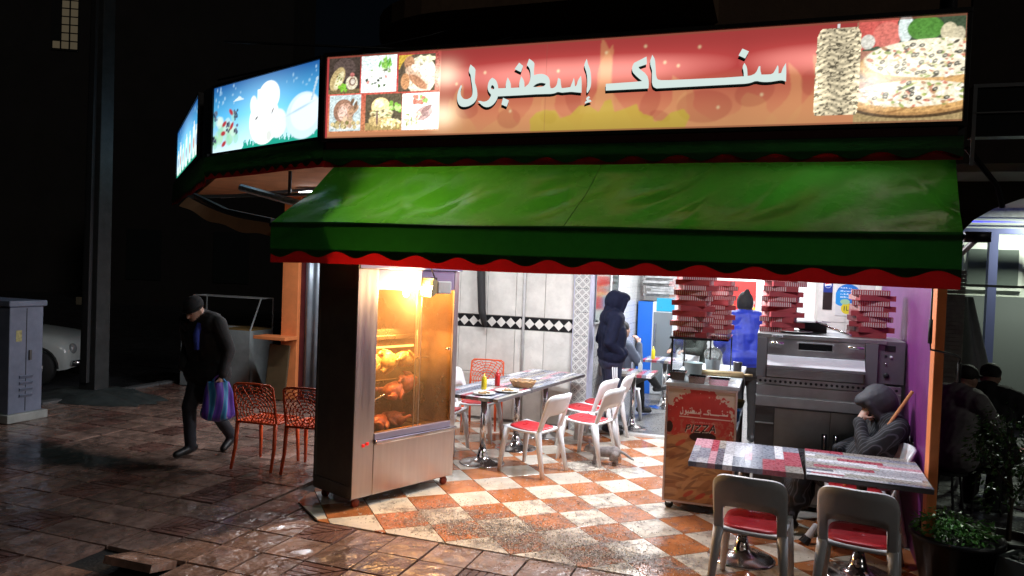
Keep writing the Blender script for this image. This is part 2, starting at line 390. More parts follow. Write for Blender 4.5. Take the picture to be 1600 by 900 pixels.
m = MB(); m.add([W(1.5, 3.6, .018), W(5, 3.6, .018), W(5, 8.2, .018), W(1.5, 8.2, .018)], [(0, 1, 2, 3)])
o = m.build('interior_floor', pm('grey terrazzo', (.16, .155, .15), .35, var=.35, vscale=60, rvar=.12)); tag(o, 'grey speckled floor inside the snack bar', kind='structure')
m = MB(); m.box((0, 0, 0), (3.4, .09, .05)); o = m.build('threshold', pm('white marble', (.6, .59, .57), .3, var=.15, vscale=12), None, bevel=.006, loc=W(3.22, 3.58, .012), rz=PHI); tag(o, 'white marble threshold between terrace and shop', kind='structure')

# sawdust and litter strewn on the terrace
rnd = random.Random(11); deb = MB()
DC = [(.46, .41, .35), (.56, .51, .45), (.36, .31, .26), (.66, .61, .55), (.2, .16, .13), (.5, .46, .42)]
zones = [(1.6, -.15, .75, .42, 2300), (2.6, -.1, .6, .5, 1500), (2.35, -.52, .9, .2, 3600), (1.5, -.42, .6, .2, 1500), (2.0, -.2, .35, .2, 1600), (2.7, -.45, .3, .25, 1500), (2.4, 1.0, .5, .6, 550), (2.1, 1.8, .35, .35, 900), (3.0, 1.6, .5, .8, 500), (2.8, -.75, .9, .25, 700), (2.2, 2.7, .7, .5, 600), (2.0, .5, .8, .5, 900), (3.3, -.2, .5, .5, 350), (1.2, -1.2, 1.5, .5, 260), (4.2, .2, .5, .5, 60)]
for zu, zv, su, sv, n in zones:
    for _ in range(n):
        u, v = rnd.gauss(zu, su * .55), rnd.gauss(zv, sv * .6)
        if not (0.6 < u < 4.8 and -1.9 < v < 3.5): continue
        p = W(u, v, .0085 + rnd.random() * .003); a = rnd.random() * 6.28; L = rnd.uniform(.0018, .007); w = rnd.uniform(.001, .003)
        if rnd.random() < .04: L *= 1.8; w *= 1.4
        dx = Vector((math.cos(a) * L, math.sin(a) * L, rnd.uniform(-.002, .002))); dy = Vector((-math.sin(a) * w, math.cos(a) * w, rnd.uniform(-.003, .003)))
        deb.col = rnd.choice(DC); deb.add([p - dx - dy, p + dx - dy * .6, p + dx * .8 + dy, p - dx * .7 + dy], [(0, 1, 2, 3)])
o = deb.build('sawdust', pm('sawdust', (.3, .25, .2), .9, attr='Col')); tag(o, 'sawdust and litter strewn over the terrace tiles', 'sawdust', kind='stuff')

# trodden wet grime under the sawdust
GRM = pm('trodden grime', (.26, .21, .19), .32, bump=.5, bscale=30, var=.45, vscale=10, rvar=.15)
n = GRM.node_tree.nodes; l = GRM.node_tree.links; a = n.new('ShaderNodeAttribute'); a.attribute_name = 'Rim'; no = n.new('ShaderNodeTexNoise'); no.inputs['Scale'].default_value = 7; no.inputs['Detail'].default_value = 9; no.inputs['Roughness'].default_value = .7
tc = n.new('ShaderNodeTexCoord'); l.new(tc.outputs['Object'], no.inputs['Vector']); ad = n.new('ShaderNodeMath'); ad.operation = 'MULTIPLY_ADD'; ad.inputs[1].default_value = 3.4; ad.inputs[2].default_value = -1.8; l.new(no.outputs[0], ad.inputs[0])
ad2 = n.new('ShaderNodeMath'); ad2.operation = 'ADD'; ad2.use_clamp = True; l.new(a.outputs['Fac'], ad2.inputs[0]); l.new(ad.outputs[0], ad2.inputs[1]); l.new(ad2.outputs[0], n['Principled BSDF'].inputs['Alpha'])
gm = MB(); rim = []
for gi, (zu, zv, ru, rv_, q) in enumerate(((2.35, -.42, 1.0, .42, .62), (1.5, -.25, .8, .42, .45), (2.1, 1.9, .5, .4, .35), (2.7, .5, .9, .7, .25), (3.3, -.45, .6, .3, .4))):
    z = .0055 + gi * .0005; o_ = [W(zu + ru * math.cos(k * .2618), zv + rv_ * math.sin(k * .2618), z) for k in range(24)]; c_ = W(zu, zv, z); gm.add(o_ + [c_ + (p - c_) * .5 for p in o_] + [c_], [(k, (k + 1) % 24, 24 + (k + 1) % 24, 24 + k) for k in range(24)] + [(24 + k, 24 + (k + 1) % 24, 48) for k in range(24)]); rim += [-.6] * 24 + [q * .8] * 24 + [q]
o = gm.build('grime_film', GRM, terr); o['kind'] = 'stuff'; at = o.data.color_attributes.new('Rim', 'FLOAT_COLOR', 'POINT')
for k, q in enumerate(rim): at.data[k].color = (q, q, q, 1)

# ------------------------------------------------------------------ BUILDING
bld = thing('snack_bar_building', 'corner building of the snack bar with tiled ground floor under dark upper storey', 'building', W(0, 3.6), PHI)
def B(name, mat, *boxes, bevel=0, parent=bld):
    b = MB()
    for q in boxes: b.bb(q[0], q[1], q[2] - 3.6, q[3] - 3.6, q[4], q[5])
    return b.build(name, mat, parent, bevel=bevel)
GROUT = pm('wall grout', (.30, .29, .27), .7); PLASTER = pm('brown plaster', (.17, .1, .06), .8, bump=.4, bscale=20, var=.2, vscale=2)
B('terrace_wall', GROUT, (-1.9, 1.4, 3.6, 3.8, 0, 3.0))
WTILE = stone_mat('marbled wall tile', (.66, .64, .59), .22, .08, .14, .06, 10, .95, 1.04)
def wall_tile(w, hgt): 
    b = MB(); b.box((0, -.006, 0), (w - .006, .012, hgt - .006)); me = b.mesh('wall_tile'); me.materials.append(WTILE); return me
big = wall_tile(.40, .60); 
for c in range(8):
    for z in (.33, .93, 1.70, 2.30): link('wall_tile', big, bld, (1.2 - .4 * c, 0, z), 0, .003, 1)
B('band_backing', pm('black glazed tile', (.015, .015, .016), .25), (-1.9, 1.4, 3.588, 3.6, 1.235, 1.395))
b = MB(); b.prism([(-.066, 0), (0, -.066), (.066, 0), (0, .066)], -.017, -.010, 'y'); dme = b.mesh('diamond_tile'); dme.materials.append(WTILE)
for c in range(24): link('diamond_tile', dme, bld, (1.33 - .132 * c, 0, 1.315))
b = MB(); b.tube([(.72, -.03, 0), (.72, -.03, 2.9)], .018, 8); b.build('conduit', pm('grey conduit', (.45, .45, .44), .5, var=.2), bld, True)
LILAC = pm('lilac painted plaster', (.5, .5, .62), .5, var=.18, vscale=9, bump=.2)
B('pilaster', LILAC, (1.4, 1.62, 3.5, 3.8, 0, 3.0), bevel=.008)
# printed mosaic tiles on the pilaster and the inner wall
mt = pm('printed mosaic tile', (.6, .6, .58), .25); n = mt.node_tree.nodes; l = mt.node_tree.links
tc = n.new('ShaderNodeTexCoord'); mp = n.new('ShaderNodeVectorMath'); mp.operation = 'SCALE'; mp.inputs['Scale'].default_value = 10; l.new(tc.outputs['Object'], mp.inputs[0])
fr = n.new('ShaderNodeVectorMath'); fr.operation = 'FRACTION'; l.new(mp.outputs[0], fr.inputs[0]); sb = n.new('ShaderNodeVectorMath'); sb.operation = 'SUBTRACT'; sb.inputs[1].default_value = (.5, .5, .5); l.new(fr.outputs[0], sb.inputs[0])
ab = n.new('ShaderNodeVectorMath'); ab.operation = 'ABSOLUTE'; l.new(sb.outputs[0], ab.inputs[0]); sx = n.new('ShaderNodeSeparateXYZ'); l.new(ab.outputs[0], sx.inputs[0])
ad = n.new('ShaderNodeMath'); ad.operation = 'ADD'; l.new(sx.outputs['X'], ad.inputs[0]); l.new(sx.outputs['Z'], ad.inputs[1])
cr = n.new('ShaderNodeValToRGB'); cr.color_ramp.interpolation = 'CONSTANT'; e = cr.color_ramp.elements
e[0].color = (.2, .2, .2, 1); e[1].position = .14; e[1].color = (.5, .5, .49, 1); q = e.new(.27); q.color = (.2, .21, .2, 1); q = e.new(.36); q.color = (.58, .58, .56, 1); q = e.new(.62); q.color = (.38, .38, .37, 1)
l.new(ad.outputs[0], cr.inputs[0]); l.new(cr.outputs[0], n['Principled BSDF'].inputs['Base Color']); MOS = mt
def mos_tile(w, hh):
    b = MB(); b.box((0, 0, 0), (w - .004, .01, hh - .004)); me = b.mesh('mosaic_tile'); me.materials.append(MOS); return me
mq = mos_tile(.2, .3); mw = mos_tile(.3, .3)
for k in range(9): link('mosaic_tile', mq, bld, (1.515, -.106, .16 + .3 * k), 0)
B('inner_wall', GROUT, (1.45, 1.6, 3.8, 8.0, 0, 3.0))
for c in range(13):
    for k in range(9):
        y = .37 + .3 * c
        if 1.5 < .16 + .3 * k + .3 and (c in (0, 1, 2)) and k >= 4: continue
        link('mosaic_tile', mw, bld, (1.606, y, .16 + .3 * k), math.pi / 2)
B('back_wall', pm('white wall tile far', (.55, .55, .54), .3, var=.1), (1.45, 5.1, 7.9, 8.1, 0, 3.0))
B('oven_wall', pm('cream wall', (.60, .58, .53), .35, var=.12, vscale=4), (4.25, 4.86, 3.6, 3.75, 0, 3.0))
b = MB()
for c in range(2):
    for k in range(5): b.box((4.42 + .3 * c, -.005, .3 + .5 * k), (.294, .01, .494))
b.build('wall_tile_panel', WTILE, bld)
B('side_wall_inner', pm('cream wall', (.60, .58, .53)), (4.95, 5.1, 3.6, 8.0, 0, 3.0))
b = MB(); b.prism([(4.832, -3.498), (4.89, -3.498), (5.04, 0), (4.93, 0)], 0, 2.86); b.build('fin_wall', pm('purple paint', (.15, .018, .14), .45, var=.15, vscale=5, bump=.15), bld, bevel=.005)
B('fin_end_post', pm('orange paint', (.85, .27, .09), .45, var=.1, vscale=6, bump=.12), (4.822, 4.882, -.035, .10, 0, 2.8), bevel=.006)
B('inner_ceiling', pm('white ceiling', (.7, .7, .68), .8), (1.45, 5.1, 3.8, 8.1, 2.92, 3.0))
# terrace roof (orange canvas lining under a slab)
rp = [(-.1, .05), (4.95, .05), (4.95, 3.85), (-4.9, 3.85), (-4.75, 3.4), (-2.5, 1.38), (-1.95, .98)]
b = MB(); b.prism([(u, v - 3.6) for u, v in rp], 3.0, 3.1); b.build('terrace_roof', pm('dark metal sheet', (.05, .05, .05), .6), bld)
b = MB(); b.prism([(u, v - 3.6) for u, v in [(.05, .1), (4.84, .1), (4.84, 3.55), (-4.7, 3.55), (-2.45, 1.45), (-1.9, 1.05)]], 2.955, 2.99); b.build('roof_lining', pm('orange lining', (.62, .30, .14), .7, var=.15, vscale=3), bld)
# upper storeys
b = MB(); pts = [(12, .25)] + [(-.4 + 0 - 1.6 * math.sin(a * math.pi / 16), .25 + 1.6 - 1.6 * math.cos(a * math.pi / 16)) for a in range(9)] + [(-2.0, 6), (12, 6)]
b.prism(pts, 3.1, 9.5); b.build('upper_wall', PLASTER, bld)
b = MB(); pts = [(3.0, -.9)] + [(-.2 - 1.5 * math.sin(a * math.pi / 16), -.9 + 1.5 - 1.5 * math.cos(a * math.pi / 16)) for a in range(9)] + [(-1.7, 1.2), (3.0, 1.2)]
b.prism(pts, 5.15, 5.4); b.build('balcony_slab', pm('balcony plaster', (.2, .12, .07), .8, var=.2, bump=.3), bld)
b = MB(); b.tube([(4.85, -3.35, 3.0), (4.86, -3.35, 6.5)], .055, 14); b.build('downpipe', pm('dark wet pipe', (.03, .03, .035), .15, var=.4), bld, True)
b = MB(); b.tube([(-1.3, -3.4, 4.1), (.2, -1.2, 4.55), (1.2, .2, 5.3)], .012, 6); b.tube([(-2.6, -2.0, 4.15), (-.4, -.8, 4.9), (1.0, .2, 5.6)], .012, 6); b.build('cable', BLACKP, bld, True)
# left end of the shop front: orange pier, maroon jamb, corrugated shutter
B('orange_pier', pm('orange paint', ()), (-3.0, -2.72, 3.5, 3.8, 0, 3.0), bevel=.008)
B('maroon_jamb', pm('maroon tile', (.10, .02, .025), .35, var=.2), (-2.72, -2.64, 3.56, 3.8, 0, 3.0))
b = MB(); b.grid(lambda s, t: (-2.64 + .54 * s, -.05 + .02 * math.cos(s * 8 * math.pi), .02 + 2.9 * t), 48, 1); b.build('corrugated_shutter', pm('grey blue shutter', (.30, .35, .40), .4, .4, var=.2, vscale=4), bld, True, thick=.006)
B('pier_sill', pm('orange paint', ()), (-3.25, -2.7, 3.2, 3.5, .88, .93), bevel=.006)
# fluorescent battens: under the terrace roof and inside
TUBE = emat('fluorescent tube', (.93, .95, 1), 9)
def batten(u, v, z, L, e, label, col=(.9, .94, 1), rz=PHI):
    t = thing('fluorescent_batten', label, 'lamp', W(u, v, z), rz, 'fluorescent lamps of the snack bar')
    b = MB(); b.bb(-L / 2, L / 2, -.04, .04, -.035, 0); b.build('housing', WHITEP, t, bevel=.005)
    b = MB(); b.tube([(-L / 2 + .02, 0, -.055), (L / 2 - .02, 0, -.055)], .014, 10); b.build('tube', TUBE, t, True)
    lamp('tube_light', 'AREA', (0, 0, -.075), e, col, L - .05, .05, parent=t)
    return t
batten(2.55, 1.6, 2.9, 1.2, 150, 'fluorescent lamp under the terrace roof above the checkered floor')
batten(.45, 2.2, 2.95, .9, 44, 'fluorescent lamp under the terrace roof behind the rotisserie')
batten(2.6, 5.3, 2.915, 1.2, 150, 'fluorescent lamp inside the shop nearest the doorway')
batten(-1.5, 2.35, 2.95, .9, 40, 'fluorescent lamp under the roof corner behind the blue signs')
batten(4.1, .35, 2.9, .6, 24, 'added unseen fluorescent fill lamp above the two foreground tables', (.8, .87, 1))  # added out of sight to brighten the tables and the oven front
batten(3.6, 7.0, 2.915, 1.2, 100, 'fluorescent lamp at the back of the shop')
batten(4.3, 2.9, 2.95, .6, 26, 'short fluorescent lamp above the pizza oven', (.85, .9, 1))
# ------------------------------------------------------------------ SIGNS (printed faces of backlit boxes)
class Canvas:
    def __init__(s, w, h, nx, ny, seed=1):
        s.w, s.h, s.nx, s.ny = w, h, nx, ny
        s.X, s.Y = np.meshgrid(np.linspace(0, w, nx), np.linspace(0, h, ny)); s.C = np.zeros((ny, nx, 3)); s.r = np.random.RandomState(seed); s.px = w / nx
    def noise(s, sx, sy, o=3):
        out = 0; a = 1; tot = 0
        for k in range(o):
            gx, gy = max(2, int(sx * 2 ** k) + 2), max(2, int(sy * 2 ** k) + 2); g = s.r.rand(gy + 1, gx + 1)
            x = s.X / s.w * (gx - 1); y = s.Y / s.h * (gy - 1); i = x.astype(int); j = y.astype(int); f = x - i; q = y - j; f = f * f * (3 - 2 * f); q = q * q * (3 - 2 * q)
            out = out + a * ((g[j, i] * (1 - f) + g[j, i + 1] * f) * (1 - q) + (g[j + 1, i] * (1 - f) + g[j + 1, i + 1] * f) * q); tot += a; a *= .5
        return out / tot
    def put(s, mask, col, a=1.):
        mk = (np.clip(mask, 0, 1) * a)[..., None]; s.C = s.C * (1 - mk) + np.asarray(col) * mk
    def ell(s, cx, cy, rx, ry, col, ang=0, a=1., soft=1.):
        c, n = math.cos(ang), math.sin(ang); dx, dy = s.X - cx, s.Y - cy
        x = (dx * c + dy * n) / rx; y = (-dx * n + dy * c) / ry
        d = 1 - np.sqrt(x * x + y * y); s.put(d * min(rx, ry) / (s.px * soft) + .5, col, a); return d
    def glow(s, cx, cy, rx, ry, col, a=1., p=1.):
        d = ((s.X - cx) / rx) ** 2 + ((s.Y - cy) / ry) ** 2; s.C += (np.exp(-d * p) * a)[..., None] * np.asarray(col)
    def pmask(s, pts):
        ins = np.zeros_like(s.X, bool); k = len(pts)
        for i in range(k):
            x0, y0 = pts[i]; x1, y1 = pts[(i + 1) % k]
            if y0 == y1: continue
            ins ^= ((y0 > s.Y) != (y1 > s.Y)) & (s.X < (x1 - x0) * (s.Y - y0) / (y1 - y0) + x0)
        return ins.astype(float)
    def poly(s, pts, col, a=1.): s.put(s.pmask(pts), col, a)
    def rect(s, x0, x1, y0, y1, col, a=1.): s.put(((s.X >= x0) & (s.X <= x1) & (s.Y >= y0) & (s.Y <= y1)).astype(float), col, a)
    def build(s, name, mat, parent, y=0., x0=0., z0=0.):
        v = np.stack([s.X.ravel() + x0, np.full(s.X.size, y), s.Y.ravel() + z0], 1)
        idx = np.arange(s.nx * s.ny).reshape(s.ny, s.nx)
        f = np.stack([idx[:-1, :-1].ravel(), idx[:-1, 1:].ravel(), idx[1:, 1:].ravel(), idx[1:, :-1].ravel()], 1)
        me = bpy.data.meshes.new(name); me.vertices.add(len(v)); me.vertices.foreach_set('co', v.astype(np.float32).ravel())
        me.loops.add(f.size); me.loops.foreach_set('vertex_index', f.astype(np.int32).ravel()); me.polygons.add(len(f))
        me.polygons.foreach_set('loop_start', np.arange(0, f.size, 4, dtype=np.int32)); me.polygons.foreach_set('loop_total', np.full(len(f), 4, dtype=np.int32)); me.update(calc_edges=True)
        at = me.color_attributes.new('Col', 'FLOAT_COLOR', 'POINT'); at.data.foreach_set('color', np.concatenate([np.clip(s.C, 0, 8).reshape(-1, 3), np.ones((s.X.size, 1))], 1).astype(np.float32).ravel())
        me.materials.append(mat); return link(name, me, parent)
LIT = emat('backlit print', (1, 1, 1), 1.0, 'Col')
SW, SH = 4.92, .712
c = Canvas(SW, SH, 860, 126, 5)
t = c.Y / SH; red = np.array((.58, .075, .07)); org = np.array((.88, .38, .18))
k = np.clip((.62 - t) / .6, 0, 1)[..., None]; c.C = red * (1 - k) + org * k
n1 = c.noise(30, 4)
flame = lambda pts, col, a: c.poly(pts, col, a)
R_ = random.Random(9)
def tongue(cx, y0, hgt, w, lean, col, a):           # a curling flame tongue
    L = []; Rr = []
    for q in range(15):
        s_ = q / 14; x = cx + lean * math.sin(s_ * 2.6) * hgt; ww = w * (1 - s_) ** .7 * (1 + .25 * math.sin(s_ * 9))
        L.append((x - ww, y0 + hgt * s_)); Rr.append((x + ww, y0 + hgt * s_))
    c.poly(L + Rr[::-1], col, a)
for cx, hgt, w, ln in ((1.15, .3, .12, .3), (1.35, .42, .1, -.2), (1.62, .25, .14, .3), (1.85, .45, .1, .25), (2.15, .35, .13, -.3), (2.42, .72, .11, .12), (2.62, .66, .12, -.2), (2.95, .4, .12, .3), (3.2, .3, .14, -.3), (3.5, .25, .2, .4), (3.75, .45, .09, .3), (3.92, .5, .1, .25)):
    tongue(cx, 0, hgt, w, ln, (.86, .42, .18), .5)
for cx, cyy, rx, ry in ((1.35, .2, .1, .07), (1.72, .12, .1, .08), (2.05, .12, .07, .05), (2.25, .25, .06, .12), (2.85, .2, .07, .12), (3.25, .16, .2, .12), (3.6, .25, .14, .1), (2.93, .1, .08, .04), (3.97, .3, .06, .09)):
    c.ell(cx, cyy, rx, ry, (.42, .055, .05), R_.uniform(-.4, .4), .32)
FL = [(1.904, .004), (1.9, .111), (1.952, .16), (2.015, .178), (2.11, .174), (2.149, .108), (2.227, .13), (2.301, .202), (2.378, .199), (2.456, .147), (2.503, .229), (2.552, .242), (2.581, .143), (2.63, .156), (2.679, .173), (2.751, .2), (2.768, .151), (2.803, .12), (2.876, .099), (2.888, .06), (2.949, .068), (3.009, .123), (3.102, .148), (3.151, .09), (3.116, .004)]
c.poly(FL, (.66, .55, .05), .66)
for x, y in ((1.73, .18), (2.12, .48), (2.5, .6), (2.95, .5), (3.05, .47), (3.65, .23), (3.35, .15), (2.8, .63), (3.2, .6), (1.5, .5), (1.25, .42)): c.ell(x, y, .011, .012, (.95, .7, .4), 0, .9)
for _ in range(2): c.C[1:-1, 1:-1] = (c.C[1:-1, 1:-1] * 2 + c.C[:-2, 1:-1] + c.C[2:, 1:-1] + c.C[1:-1, :-2] + c.C[1:-1, 2:]) / 6
# glow of tubes behind the face, painted into the print colours
tube = np.exp(-((t - .66) / .17) ** 2) * .55 + np.exp(-((t - .25) / .2) ** 2) * .22
seg = .35 + .65 * np.clip(np.abs(np.sin((c.X - 1.0) * 1.27)) ** .8, 0, 1)
gl = tube * seg * (.8 + .3 * c.noise(8, 2)); gl[c.X < 1.1] *= 1.2
c.C *= (.55 + 1.15 * gl)[..., None]
c.C += (np.clip(gl - .18, 0, 1) * 2.1)[..., None] * np.array((.62, .40, .33)) * (c.X > 1.08)[..., None]
for x, y in ((1.14, .5), (1.13, .17)): c.glow(x, y, .13, .1, (1, .85, .6), .9)
# the six dishes
def dish(x0, z0, w, h_, bgc, kind):
    c.rect(x0, x0 + w, z0, z0 + h_, bgc)
    msk = ((c.X >= x0) & (c.X <= x0 + w) & (c.Y >= z0) & (c.Y <= z0 + h_))
    keep = c.C.copy(); E_ = lambda a, b, rx, ry, col, ang=0, al=1.: c.ell(x0 + a * w, z0 + b * h_, rx * w, ry * h_, col, ang, al)
    r = random.Random(kind)
    if kind == 1:
        c.rect(x0, x0 + w, z0, z0 + .12 * h_, (.18, .13, .06)); E_(.5, .7, .35, .3, (.16, .11, .1), 0, .5)
        E_(.28, .42, .2, .36, (.55, .42, .2), -.5); E_(.33, .38, .1, .28, (.8, .72, .45), -.5)
        for _ in range(16): E_(.33 + r.uniform(-.08, .1), .36 + r.uniform(-.2, .2), .03, .02, r.choice(((.1, .08, .03), (.3, .35, .08), (.9, .85, .6))), r.random())
        E_(.74, .3, .19, .19, (.75, .68, .5)); E_(.76, .33, .11, .12, (.25, .14, .1)); E_(.77, .33, .07, .08, (.8, .72, .6)); E_(.75, .52, .07, .06, (.6, .2, .18))
        for _ in range(14): E_(.45 + r.uniform(-.12, .12), .15 + r.uniform(-.06, .1), .04, .05, (.22, .5, .05), r.random() * 3)
    if kind == 2:
        E_(.5, .35, .42, .32, (1.1, 1.15, 1.1))
        for _ in range(34): E_(.5 + r.uniform(-.36, .36), .42 + r.uniform(-.25, .25), r.uniform(.02, .06), r.uniform(.02, .05), r.choice(((.06, .07, .05), (.1, .16, .06), (.75, .35, .3), (.85, .8, .75), (1, 1, .95), (.9, .92, .85), (.35, .5, .2))), r.random() * 3)
        for _ in range(16): E_(.66 + r.uniform(-.14, .16), .82 + r.uniform(-.1, .08), .03, .1, r.choice(((.12, .4, .05), (.3, .6, .12))), r.uniform(-.6, .6))
    if kind == 3:
        c.rect(x0, x0 + w * .5, z0 + h_ * .6, z0 + h_, (.6, .4, .06)); E_(.5, .4, .5, .6, (.12, .09, .06)); E_(.62, .42, .42, .52, (.85, .8, .6))
        E_(.3, .78, .14, .18, (.5, .26, .14)); E_(.42, .5, .24, .16, (.75, .52, .36), -.5); E_(.2, .28, .12, .22, (.6, .3, .14)); E_(.55, .25, .3, .12, (.5, .25, .14), -.6); E_(.8, .55, .2, .22, (1.1, 1.05, .9)); E_(.5, .62, .16, .1, (1, .85, .7), -.4)
        for _ in range(14): E_(.78 + r.uniform(-.18, .18), .86 + r.uniform(-.06, .08), .05, .05, (.85, .85, .55), 0)
        for _ in range(18): E_(r.uniform(.1, .8), r.uniform(.1, .8), .03, .015, (.22, .1, .05), r.random() * 3, .7)
    if kind == 4:
        E_(.5, .12, .48, .1, (.75, .78, .75)); E_(.45, .55, .33, .34, (.33, .18, .12)); E_(.5, .52, .25, .26, (.62, .38, .28)); E_(.42, .5, .14, .2, (.78, .55, .45)); E_(.75, .58, .2, .1, (.5, .3, .18), .6); E_(.82, .7, .05, .14, (.2, .12, .07), -.3); E_(.72, .82, .05, .1, (.2, .12, .07), -.5); E_(.5, .25, .1, .18, (.7, .5, .34), .1); E_(.66, .25, .09, .18, (.6, .4, .25), -.1)
        for _ in range(18): E_(r.uniform(.05, .95), .14 + r.uniform(-.04, .1), .06, .06, r.choice(((.5, .38, .18), (.7, .58, .3), (.25, .22, .08))))
        for _ in range(12): E_(.45 + r.uniform(-.25, .25), .6 + r.uniform(-.25, .2), .05, .02, (.2, .1, .06), r.random() * 3, .6)
    if kind == 5:
        c.rect(x0, x0 + w, z0, z0 + .2 * h_, (.42, .30, .12)); E_(.42, .27, .33, .17, (.68, .5, .22)); E_(.42, .66, .26, .24, (.95, .72, .36)); E_(.38, .74, .14, .12, (1.1, .95, .6)); E_(.45, .47, .32, .12, (.88, .78, .45))
        for _ in range(24): E_(.43 + r.uniform(-.28, .28), .46 + r.uniform(-.1, .1), .05, .02, r.choice(((.12, .09, .04), (.3, .18, .06), (.9, .85, .5), (.2, .26, .07))), r.uniform(-.4, .4))
        E_(.33, .34, .03, .2, (.25, .15, .13)); 
        for _ in range(18): E_(.82 + r.uniform(-.14, .14), .62 + r.uniform(-.14, .14), .05, .05, r.choice(((.25, .5, .08), (.5, .7, .25))))
        for _ in range(26): E_(.72 + r.uniform(-.26, .26), .16 + r.uniform(-.08, .14), .05, .03, r.choice(((.9, .75, .3), (1, .9, .55))), r.random() * 3)
    if kind == 6:
        E_(.5, .28, .46, .26, (1.1, 1.1, 1.08)); E_(.6, .45, .24, .18, (.62, .42, .38), .5); E_(.66, .56, .18, .06, (.36, .22, .2), .6); E_(.56, .38, .18, .05, (.4, .26, .24), .5)
        for _ in range(18): E_(.52 + r.uniform(-.2, .2), .84 + r.uniform(-.12, .08), .06, .05, r.choice(((.35, .55, .15), (.75, .85, .6), (.7, .25, .18))), r.random() * 3)
        for _ in range(26): E_(.3 + r.uniform(-.2, .2), .28 + r.uniform(-.14, .2), .06, .025, r.choice(((.9, .85, .5), (1, .95, .7), (.4, .45, .15))), r.random() * 3)
    c.C = np.where(msk[..., None], c.C, keep)
    pass
c.rect(.0, .022, 0, SH, (.42, .05, .05))
for (x0, z0, kind, bgc) in ((.02, .385, 1, (.07, .05, .04)), (.345, .385, 2, (.85, 1.0, .95)), (.705, .378, 3, (.1, .08, .05)), (.04, .062, 4, (.55, .66, .66)), (.40, .058, 5, (.12, .095, .06)), (.752, .052, 6, (1.05, 1.05, 1.0))):
    dish(x0, z0, (.315 if kind in (1, 4) else .345), .31, bgc, kind)
tex = c.noise(420, 70, 2); mk = (c.X < 1.09) & (c.Y > .05) & (c.X > .02); c.C[mk] *= (.45 + 1.1 * tex[mk])[..., None]; mk = (c.X < 1.1) & (c.Y > .045); c.C[mk] *= (1.0 + .35 * np.clip((c.X[mk] - .3) / .8, 0, 1) + .25 * np.exp(-((c.Y[mk] - .3) / .2) ** 2))[..., None]  # fine grain, then a bright blow-out painted over the dishes
# spit of meat and two pizzas
kz = c.X > 4.33
bgm = ((c.X > 4.26)).astype(float); c.put(bgm * (c.Y < .7), (.35, .16, .1), .9)
c.poly([(4.3, .72), (4.92, .72), (4.92, .5), (4.3, .5)], (.06, .09, .05)); c.poly([(4.27, .72), (4.52, .72), (4.48, .55), (4.27, .5)], (.62, .12, .1)); c.ell(4.45, .6, .09, .09, (.72, .2, .16)); c.ell(4.33, .56, .045, .05, (.7, .68, .6))
c.ell(4.56, .64, .045, .1, (.75, .85, .82)); c.ell(4.68, .63, .11, .08, (.10, .28, .05)); c.ell(4.82, .6, .05, .06, (.7, .62, .42)); c.ell(4.88, .58, .035, .05, (.62, .55, .38))
TOP = ((.05, .04, .03), (.62, .2, .13), (.8, .62, .3), (.42, .5, .12), (1.05, 1.0, .85), (.95, .85, .6), (.9, .8, .55), (.55, .28, .15), (.3, .38, .1), (1.1, 1.05, .95))
def pizza(cx, cyy, rx, ry, n_, sh):
    c.ell(cx, cyy - sh * 1.3, rx * 1.05, ry * 1.08, (.10, .06, .03)); c.ell(cx, cyy - sh, rx, ry, (.48, .26, .10)); c.ell(cx, cyy - sh * .6, rx * .99, ry * .98, (.72, .42, .16)); c.ell(cx, cyy, rx * .93, ry * .84, (1.0, .90, .68))
    for _ in range(12): c.ell(cx + rx * R_.uniform(-.9, .9), cyy - sh - ry * R_.uniform(.5, .8), .02, .008, (.3, .14, .05), .2, .6)
    for _ in range(n_):
        a, q = R_.random() * 6.28, R_.random() ** .5; x, y = cx + rx * .88 * q * math.cos(a), cyy + ry * .8 * q * math.sin(a); c.ell(x, y, R_.uniform(.008, .026), R_.uniform(.004, .012), R_.choice(TOP), R_.uniform(-.8, .8), .95)
    for _ in range(n_ // 9):
        a, q = R_.random() * 6.28, R_.random() ** .5; x, y = cx + rx * .85 * q * math.cos(a), cyy + ry * .75 * q * math.sin(a); c.ell(x, y, .019, .012, (.02, .02, .018), R_.random(), 1); c.ell(x + .002, y + .001, .009, .005, (.75, .7, .55), 0, .8)
c.rect(4.26, 4.92, 0, .13, (.42, .30, .14)); pizza(4.74, .43, .46, .155, 230, .05); c.rect(4.26, 4.6, .285, .31, (.5, .36, .18), .6); pizza(4.62, .195, .40, .105, 130, .04); c.glow(4.36, .27, .10, .12, (1, .95, .85), .5)
for _ in range(0): c.ell(R_.uniform(4.34, 4.95), R_.uniform(.06, .13), R_.uniform(.01, .03), .01, (.34, .16, .05), .2, .6)
mk = c.X > 4.27; tex = c.noise(420, 70, 2); c.C[mk] *= (.6 + .8 * tex[mk])[..., None]; c.glow(4.42, .27, .16, .10, (1, .97, .88), .35); c.glow(4.6, .4, .2, .1, (.9, .85, .7), .35)  # grain, then blown-out highlights painted over the pizzas
db = (np.abs(c.X - 4.145 - .01 * (c.Y - .35)) < (.142 - .03 * np.clip((c.Y - .56) / .11, 0, 1) ** 3 - .01 * np.clip((.12 - c.Y) / .05, 0, 1) ** 2 + .006 * (c.noise(4, 16) - .5))) & (c.Y > .068) & (c.Y < .672)
sx_ = np.clip(np.abs(c.X - 4.145) / .142, 0, 1); lay = np.sin(c.Y * 150 + 7 * c.noise(26, 9) + 2.2 * np.sin(c.X * 38)) * .5 + .5; fine = c.noise(330, 60, 2)
